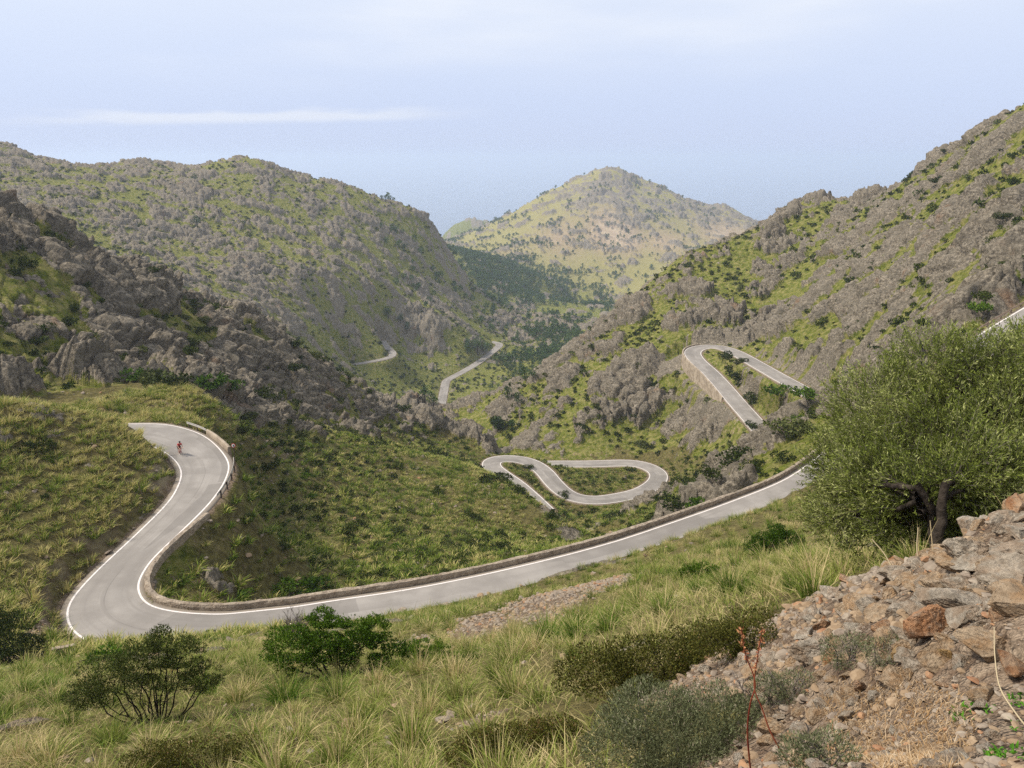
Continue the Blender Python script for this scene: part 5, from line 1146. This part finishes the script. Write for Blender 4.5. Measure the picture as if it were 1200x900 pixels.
# gravel: chips nobody would count
def chips(name, x, y, s_, label, seed, mats=(0, 1, 2), probs=(.5, .43, .07)):
    rs_ = np.random.default_rng(seed); z = ground_n(x, y); pro = []
    for j in range(6):
        m_ = rock_mesh(650 + j, 2, 9, .55, .03); co = np.empty(len(m_.vertices) * 3, np.float32); m_.vertices.foreach_get('co', co); f = np.empty(len(m_.polygons) * 3, np.int32); m_.polygons.foreach_get('vertices', f); pro.append((co.reshape(-1, 3), f.reshape(-1, 3)))
    mm = rs_.choice(mats, len(x), p=probs)
    for q_ in mats:
        bg_ = Bag()
        for j, (co, f) in enumerate(pro):
            m = np.nonzero((mm == q_) & (rs_.integers(0, 6, len(x)) == j))[0]
            if not len(m): continue
            a = rs_.uniform(0, 2 * PI, len(m)); ca, sa = np.cos(a)[:, None], np.sin(a)[:, None]; s1 = s_[m][:, None] * rs_.uniform(.7, 1.4, (len(m), 1)); tl = rs_.normal(0, .35, (len(m), 1))
            Q = np.stack([(co[:, 0] * ca - co[:, 1] * sa) * s1 + x[m][:, None], (co[:, 0] * sa + co[:, 1] * ca) * s1 + y[m][:, None], (co[:, 2] + tl * co[:, 0]) * s_[m][:, None] + z[m][:, None] + s_[m][:, None] * .2], -1)
            bg_.add(Q.reshape(-1, 3), (f[None] + (np.arange(len(m)) * len(co))[:, None, None]).reshape(-1, 3))
        if bg_.n: tag(link(name, bg_.mesh(name, M_CHIP[q_])), label, 'gravel', None, 'stuff')
def mat_chip(name, a, b, c):
    k = NT(name); f = k.voro(14, 'F1', None, 'Color'); s_ = k.n.new('ShaderNodeSeparateColor'); k.l.new(f, s_.inputs[0])
    return k.done(k.mix(k.ramp(k.noise(40, 3), .4, .7), k.mix(s_.outputs[0], a, b), c))
M_CHIP = [mat_chip('grey_chips', (.17, .13, .098), (.325, .27, .205), (.24, .19, .145)), mat_chip('buff_chips', (.20, .135, .08), (.34, .25, .16), (.25, .175, .11)), mat_chip('rusty_chips', (.24, .115, .06), (.36, .21, .115), (.29, .18, .11))]
m = np.ones(len(x), bool); m[o_] = False
x2, y2 = scatter_polar(15000, -10, 44, 1.9, 9.5, rs, .1); k_, c_ = cell(x2, y2); ok = (REGION[k_, c_] == names.index(RU)) & in_view(x2, y2, .1); x2, y2 = x2[ok], y2[ok]
chips('gravel', np.r_[x[m], x2], np.r_[y[m], y2], np.r_[size[m], (.004 + .02 * rs.beta(1, 4, len(x2))) * np.clip(np.hypot(x2, y2) / 4, .7, 2)], 'stone chips and gravel filling the rubble slope', 31)
# scree patches on the slope and shoulder
x, y = scatter_polar(60000, -42, 16, 7, 66, rs, .6); k_, c_ = cell(x, y); ok = (gravel[k_, c_] > .40 + .25 * perlin(x / .9, y / .9, 88)) & np.isin(REGION[k_, c_], [names.index(FG), names.index(GB)]) & in_view(x, y, .3) & (RD[k_, c_] > .7); x, y = x[ok], y[ok]
chips('scree', x, y, rs.uniform(.02, .07, len(x)) * np.clip(np.hypot(x, y) / 18, .6, 2), 'grey scree chips in bare patches of the grassy slope', 32, (0, 1, 2), (.62, .33, .05))
# pale stones showing between the tussocks of the left bank and the spur
x, y = scatter_polar(9000, -42, 14, 8, 210, rs, .8); k_, c_ = cell(x, y); ok = np.isin(REGION[k_, c_], [names.index(GB), names.index(VS), names.index(FG)]) & (RD[k_, c_] > .7) & in_view(x, y, .8) & ((perlin(x / 9, y / 9, 89) > .15) | ((RD[k_, c_] < 4) & (perlin(x / 2, y / 2, 90) > -.1))); x, y = x[ok], y[ok]
chips('bank_stones', x, y, (.12 + .5 * rs.beta(1, 5, len(x))) * np.clip(np.hypot(x, y) / 60, .35, 1), 'pale stones half buried between the tussocks of bank and spur', 33, (0, 1, 2), (.7, .27, .03))
# litter of curled straw and weeds in the lower right
def curls(name, x, y, ln, wd, label, mat, seed, up=.25, cat='litter'):
    rs_ = np.random.default_rng(seed); n = len(x); z = ground_n(x, y); a = rs_.uniform(0, 2 * PI, n); d = np.stack([np.cos(a), np.sin(a)], -1)
    co, f = blades(np.stack([x, y, z + .004], -1), d, ln * rs_.uniform(.1, up * 2, n), ln * rs_.uniform(.5, 1.1, n), np.full(n, wd), 4, rs_, .9)
    tag(link(name, mesh_np(name, co, f, mat, False, {'tint': np.repeat(rs_.uniform(0, 1, n), 10)})), label, cat, None, 'stuff')
x, y = scatter_polar(26000, 14, 44, 2.2, 5.2, rs, .3); q_ = np.array([proj((a, b, ground(a, b))) for a, b in zip(x, y)]); ok = (np.hypot((q_[:, 0] - 1050) / 90, (q_[:, 1] - 850) / 62) < 1 + .35 * perlin(x * 3, y * 3, 90)); x, y = x[ok], y[ok]
curls('straw_litter', x, y, np.full(len(x), .045), .0045, 'curled dry straw litter between stones in the lower right', M_LITTER, 41, .6)
x, y = scatter_polar(30000, 14, 44, 2.2, 5.5, rs, .3); q_ = np.array([proj((a, b, ground(a, b))) for a, b in zip(x, y)]); g_ = np.zeros(len(x))
for wx_, wy_, sx, sy in ((1145,830,26,10),(1195,820,16,10),(1125,842,14,8),(1175,885,30,8),(1190,850,10,8)): g_ = np.maximum(g_, np.exp(-((q_[:, 0] - wx_) / sx) ** 2 - ((q_[:, 1] - wy_) / sy) ** 2))
ok = g_ > rs.uniform(.25, 1.1, len(x)); x, y = x[ok], y[ok]; curls('green_weeds', x, y, np.full(len(x), .022), .012, 'fresh green weeds sprouting under the loaf shaped stone', M_WEED, 42, .8, 'weeds')

# ------------------------------------------------------------------ rails, sign, culvert
M_STEEL = mat_simple('dull_steel', (.36, .34, .31), (.48, .45, .41), 4, .5); M_POST = mat_simple('dark_post', (.06, .045, .035), (.12, .09, .07), 4); M_RUSTY = mat_simple('rusty_rail', (.30, .20, .14), (.44, .34, .26), 3)
def box(cx, cy, cz, sx, sy, sz, rot=0.):
    c = np.array([(a, b, d) for d in (-.5, .5) for b in (-.5, .5) for a in (-.5, .5)]) * (sx, sy, sz); ca, sa = math.cos(rot), math.sin(rot)
    c = np.stack([c[:, 0] * ca - c[:, 1] * sa, c[:, 0] * sa + c[:, 1] * ca, c[:, 2]], 1) + (cx, cy, cz); return c, np.array([[0, 2, 3, 1], [4, 5, 7, 6], [0, 1, 5, 4], [2, 6, 7, 3], [0, 4, 6, 2], [1, 3, 7, 5]])
def rail(edge, out, step, h, label, mat_rail, off=.55):
    P = edge + out * off; o0 = P[0].copy(); root = link('guard_rail', None, None, Vector(o0)); tag(root, label, 'guard rail')
    d = np.r_[0, np.cumsum(np.linalg.norm(np.diff(P, axis=0), axis=1))]; T = unit(np.gradient(P, axis=0)); up = np.array([0, 0, 1.0])
    prof = [(0, -.15), (-.04, -.09), (0, -.02), (0, .02), (-.04, .09), (0, .15), (.012, .15), (.012, -.15)]
    rows = np.stack([P - o0 + out * a + up * (h + b) for a, b in prof], 1); link('rail', strip('rail', rows, mat_rail, True), root)
    for s_ in np.arange(.3, d[-1], step):
        q_ = np.array([np.interp(s_, d, P[:, j]) for j in range(3)]) - o0; j = int(np.searchsorted(d, s_)); a = math.atan2(T[min(j, len(T) - 1), 1], T[min(j, len(T) - 1), 0])
        co, f = box(q_[0] + .1 * out[min(j, len(T) - 1), 0], q_[1] + .1 * out[min(j, len(T) - 1), 1], q_[2] + h / 2 - .3, .14, .12, h + .9, a); link('post', mesh_np('post', co, f, M_POST, False), root)
a_, b_ = idx(219, 501), idx(239, 511); rail(NEAR_R[a_:b_ + 1], OUT[a_:b_ + 1], 1.6, .62, 'short guard rail on dark posts before the pale parapet of the upper bend', M_STEEL)
a_, b_ = idx(271, 543), idx(247, 588); rail(NEAR_R[a_:b_ + 1], OUT[a_:b_ + 1], 2.0, .62, 'guard rail on dark posts down the right side of the upper bend', M_STEEL)
UL, UR = ROADS['upper']; UO = outward(UR.copy(), UL.copy()); rail(UL, UO, 4.0, .5, 'rusty guard rail along the road above the olive tree', M_RUSTY, .5)
# small round warning sign where the parapet ends
j = idx(271, 533); p = NEAR_R[j] + OUT[j] * 1.1; root = link('road_sign', None, None, Vector(p)); tag(root, 'small round red and white sign on a dark post by the upper parapet', 'road sign')
bg_ = Bag(); bg_.add(*tube([[0, 0, -1.2], [0, 0, .6], [0, 0, 1.0]], [.05, .05, .05], 8)); link('post', bg_.mesh('post', M_POST, True), root)
def disc(r_, y0, t_, mat, nm, parent):
    a = np.linspace(0, 2 * PI, 25)[:-1]; c = np.concatenate([np.stack([r_ * np.cos(a), np.full(24, y0), r_ * np.sin(a)], 1), np.stack([r_ * np.cos(a), np.full(24, y0 + t_), r_ * np.sin(a)], 1)]) + [0, 0, 1.05]
    i = np.arange(24); f = np.stack([i, (i + 1) % 24, (i + 1) % 24 + 24, i + 24], 1); return link(nm, mesh_np(nm, c, [f, np.stack([i[::-1], i + 24])], mat, False), parent)
M_RED = mat_simple('red_paint', (.45, .03, .03), (.55, .05, .05), 6, .5); M_WHITE = mat_simple('white_paint', (.75, .74, .72), (.82, .81, .79), 6, .5); M_BLACK = mat_simple('black_plastic', (.015, .015, .016), (.03, .03, .032), 8, .5)
pl = disc(.27, -.06, .02, M_RED, 'plate', root); disc(.20, -.066, .01, M_WHITE, 'face', pl); 
co, f = box(.05, -.075, 1.02, .15, .012, .17); link('symbol', mesh_np('symbol', co, f, M_BLACK, False), pl)
# concrete culvert mouth on the shoulder
p = hit(75, 768, 30); root = link('culvert', None, None, p); tag(root, 'small concrete culvert mouth half buried in the shoulder below the hairpin', 'culvert'); root.rotation_euler.z = .35
for nm, args in (('head_wall', (0, .25, .05, 1.3, .16, .7)), ('wing_wall', (-.62, -.2, -.02, .14, .7, .55)), ('wing_wall', (.62, -.2, -.02, .14, .7, .55)), ('cover_slab', (0, .33, .42, 1.4, .3, .08))):
    co, f = box(*args); link(nm, mesh_np(nm, co, f, M_WALL, False), root)

# ------------------------------------------------------------------ the cyclist
def skin(name, pts, edges, radii, mat, parent, lv=2):
    me = bpy.data.meshes.new(name); me.from_pydata(pts, edges, []); o = link(name, me, parent); me.materials.append(mat)
    o.modifiers.new('skin', 'SKIN'); me.skin_vertices[0].data[0].use_root = True
    for v, r_ in zip(me.skin_vertices[0].data, radii): v.radius = (r_, r_)
    s_ = o.modifiers.new('sub', 'SUBSURF'); s_.levels = s_.render_levels = lv; return o
def cyclist():
    # which way the road runs where the rider is
    p = at_drop(211, 531, 33.1); C_ = (NEAR_L + NEAR_R) / 2; j = int(np.argmin(np.hypot(C_[:, 0] - p.x, C_[:, 1] - p.y))); z = C_[j, 2] + .005; t = C_[min(j + 4, len(C_) - 1)] - C_[max(j - 4, 0)]
    rot = math.atan2(t[1], t[0])                                  # +X of the bicycle points down the road
    bk = link('bicycle', None, None, (p.x, p.y, z)); bk.rotation_euler.z = rot; tag(bk, 'red and white racing bicycle ridden down the upper bend', 'bicycle')
    def torus(R_, r_, cx, mat, nm, parent):
        a = np.linspace(0, 2 * PI, 33)[:-1]; b = np.linspace(0, 2 * PI, 9)[:-1]; A_, B_2 = np.meshgrid(a, b, indexing='ij'); rr = R_ + r_ * np.cos(B_2)
        co = np.stack([cx + rr * np.cos(A_), r_ * np.sin(B_2), .34 + rr * np.sin(A_)], -1).reshape(-1, 3); v = np.arange(256).reshape(32, 8); v2 = np.vstack([np.hstack([v, v[:, :1]]), np.hstack([v, v[:, :1]])[:1]])
        return link(nm, mesh_np(nm, co, np.stack([v2[:-1, :-1], v2[:-1, 1:], v2[1:, 1:], v2[1:, :-1]], -1).reshape(-1, 4), mat), parent)
    for cx in (-.49, .50):
        wh = torus(.325, .016, cx, M_BLACK, 'wheel', bk); torus(.300, .009, cx, M_STEEL, 'rim', wh)
        sp = Bag()
        for a in np.linspace(0, 2 * PI, 13)[:-1]: sp.add(*tube([[cx, 0, .34], [cx + .15 * math.cos(a), .006, .34 + .15 * math.sin(a)], [cx + .3 * math.cos(a), 0, .34 + .3 * math.sin(a)]], [.002] * 3, 4))
        sp.add(*tube([[cx, -.05, .34], [cx, 0, .34], [cx, .05, .34]], [.018] * 3, 8)); link('spokes', sp.mesh('spokes', M_STEEL), wh)
    fr = Bag(); hd, hb, st, bb, ra, fa = [.38, 0, .86], [.41, 0, .72], [-.16, 0, .82], [-.06, 0, .28], [-.49, 0, .34], [.50, 0, .34]
    for a, b, r_ in ((st, hd, .017), (hb, bb, .02), (st, bb, .017), (hd, hb, .02)): fr.add(*tube([a, list((np.array(a) + b) / 2), b], [r_] * 3, 8))
    for s_ in (-.05, .05):
        for a, b in ((bb, ra), (st, ra), (hb, fa)): a2, b2 = np.array(a) + [0, s_ * .3, 0], np.array(b) + [0, s_, 0]; fr.add(*tube([a2, (a2 + b2) / 2, b2], [.010] * 3, 6))
    link('frame', fr.mesh('frame', M_RED, True), bk)
    hbm = Bag(); hbm.add(*tube([[.38, 0, .86], [.40, 0, .93], [.45, 0, .95]], [.014] * 3, 6)); hbm.add(*tube(catmull([[.62, -.2, .84], [.66, -.2, .90], [.60, -.2, .95], [.47, -.18, .955], [.45, 0, .95], [.47, .18, .955], [.60, .2, .95], [.66, .2, .90], [.62, .2, .84]], 4), [.014] * 33, 6)); link('handlebar', hbm.mesh('handlebar', M_BLACK, True), bk)
    sd2 = Bag(); sd2.add(*tube([[-.32, 0, .955], [-.22, 0, .965], [-.10, 0, .955], [-.02, 0, .945]], [.065, .055, .03, .015], 8)); sd2.add(*tube([[-.16, 0, .80], [-.18, 0, .88], [-.19, 0, .95]], [.013] * 3, 6)); link('saddle', sd2.mesh('saddle', M_BLACK, True), bk)
    ck = Bag(); ck.add(*tube([[-.06, -.06, .28], [-.06, 0, .28], [-.06, .06, .28]], [.09, .02, .02], 12))
    for s_, dz in ((-.09, -.165), (.09, .165)): ck.add(*tube([[-.06, s_ * .8, .28], [-.06, s_ * .9, .28 + dz * .5], [-.06, s_, .28 + dz]], [.012] * 3, 6)); ck.add(*box(-.04, s_ * 1.25, .28 + dz, .10, .07, .02))
    link('crank', ck.mesh('crank', M_BLACK), bk)
    # rider: one body, dressed
    M_SKIN = mat_simple('skin', (.46, .27, .19), (.52, .32, .23), 10, .6); M_JERSEY = mat_simple('red_jersey', (.42, .012, .02), (.50, .02, .03), 9, .8); M_SHORT = mat_simple('black_shorts', (.012, .012, .014), (.022, .022, .025), 9, .8)
    rd = link('person', None, None, (p.x, p.y, z)); rd.rotation_euler.z = rot; tag(rd, 'cyclist in red jersey, black shorts and dark helmet riding down the upper bend', 'person')
    V_ = [(-.20, 0, 1.00), (-.06, 0, 1.20), (.10, 0, 1.36), (.20, 0, 1.43), (.27, 0, 1.50), (.33, 0, 1.60), (.345, 0, 1.69)]; E_ = [(i, i + 1) for i in range(6)]; Rr = [.13, .125, .14, .10, .055, .085, .08]
    for s_, kn, ft in ((-1, (.20, -.10, .60), (-.02, -.11, .17)), (1, (.26, .10, .86), (.06, .11, .50))):
        b = len(V_); V_ += [(-.16, s_ * .10, .96), (kn[0] * .5 - .06, s_ * .11, (.96 + kn[2]) / 2 + .02), kn, ((kn[0] + ft[0]) / 2 - .03, ft[1], (kn[2] + ft[2]) / 2), ft, (ft[0] + .16, ft[1], ft[2] - .045)]; Rr += [.09, .085, .06, .056, .038, .034]
        E_ += [(0, b), (b, b + 1), (b + 1, b + 2), (b + 2, b + 3), (b + 3, b + 4), (b + 4, b + 5)]
    for s_ in (-1, 1):
        b = len(V_); V_ += [(.15, s_ * .19, 1.37), (.30, s_ * .24, 1.17), (.50, s_ * .20, 1.01), (.58, s_ * .19, .985)]; Rr += [.062, .045, .036, .03]; E_ += [(2, b), (b, b + 1), (b + 1, b + 2), (b + 2, b + 3)]
    skin('body', V_, E_, Rr, M_SKIN, rd)
    J = [(-.21, 0, 1.01), (-.06, 0, 1.205), (.10, 0, 1.365), (.21, 0, 1.44), (.15, -.19, 1.375), (.24, -.22, 1.26), (.15, .19, 1.375), (.24, .22, 1.26)]; skin('jersey', J, [(0, 1), (1, 2), (2, 3), (2, 4), (4, 5), (2, 6), (6, 7)], [.145, .145, .16, .095, .078, .064, .078, .064], M_JERSEY, rd)
    S_ = [(-.20, 0, .985), (-.16, -.10, .955), (.04, -.11, .80), (.13, -.105, .69), (-.16, .10, .955), (.07, .11, .925), (.16, .105, .895)]; skin('shorts', S_, [(0, 1), (1, 2), (2, 3), (0, 4), (4, 5), (5, 6)], [.148, .105, .094, .078, .105, .094, .080], M_SHORT, rd)
    hm = rock_mesh(9, 3, 0, 1, 0, M_BLACK, 'helmet'); h_ = link('helmet', hm, rd, (.335, 0, 1.69)); h_.scale = (.145, .105, .10); h_.rotation_euler.y = .25
    for s_ in (-1, 1):
        ft = (-.02, -.11, .17) if s_ < 0 else (.06, .11, .50); sh = link('shoe', rock_mesh(9, 3, 0, 1, 0, M_WHITE, 'shoe'), rd, (ft[0] + .07, ft[1], ft[2] - .06)); sh.scale = (.135, .048, .045); sh.rotation_euler.y = .2
        # hand: palm and five bent fingers over the brake hood
        hx, hy, hz_ = .60, s_ * .19, .975; hv = [(hx - .05, hy, hz_ + .02), (hx, hy, hz_ + .02), (hx + .03, hy, hz_ + .015)]; he = [(0, 1), (1, 2)]; hr = [.026, .030, .026]
        for q_, (dy, ln) in enumerate(((-.027, .9), (-.009, 1.05), (.009, 1.0), (.027, .8))):
            b = len(hv); hv += [(hx + .035, hy + dy, hz_ + .015), (hx + .035 + .035 * ln, hy + dy * 1.1, hz_ + .005), (hx + .04 + .04 * ln, hy + dy * 1.1, hz_ - .03 * ln)]; he += [(2, b), (b, b + 1), (b + 1, b + 2)]; hr += [.010, .009, .008]
        b = len(hv); hv += [(hx - .005, hy - s_ * .035, hz_ + .01), (hx + .03, hy - s_ * .045, hz_ - .015)]; he += [(1, b), (b, b + 1)]; hr += [.011, .009]
        skin('hand', hv, he, hr, M_SKIN, rd, 1)
    # face
    fc = Bag()
    for s_ in (-1, 1): fc.add(*tube([[.415, s_ * .032, 1.645], [.42, s_ * .032, 1.645], [.424, s_ * .032, 1.645]], [.013, .012, .004], 8)); fc.add(*tube([[.335, s_ * .083, 1.64], [.33, s_ * .092, 1.625], [.33, s_ * .086, 1.605]], [.012, .018, .01], 6))
    fc.add(*tube([[.42, 0, 1.64], [.438, 0, 1.615], [.42, 0, 1.605]], [.008, .014, .006], 6)); fc.add(*tube([[.412, -.028, 1.575], [.42, 0, 1.573], [.412, .028, 1.575]], [.005, .008, .005], 6)); link('face', fc.mesh('face', M_SKIN, True), rd)
cyclist()
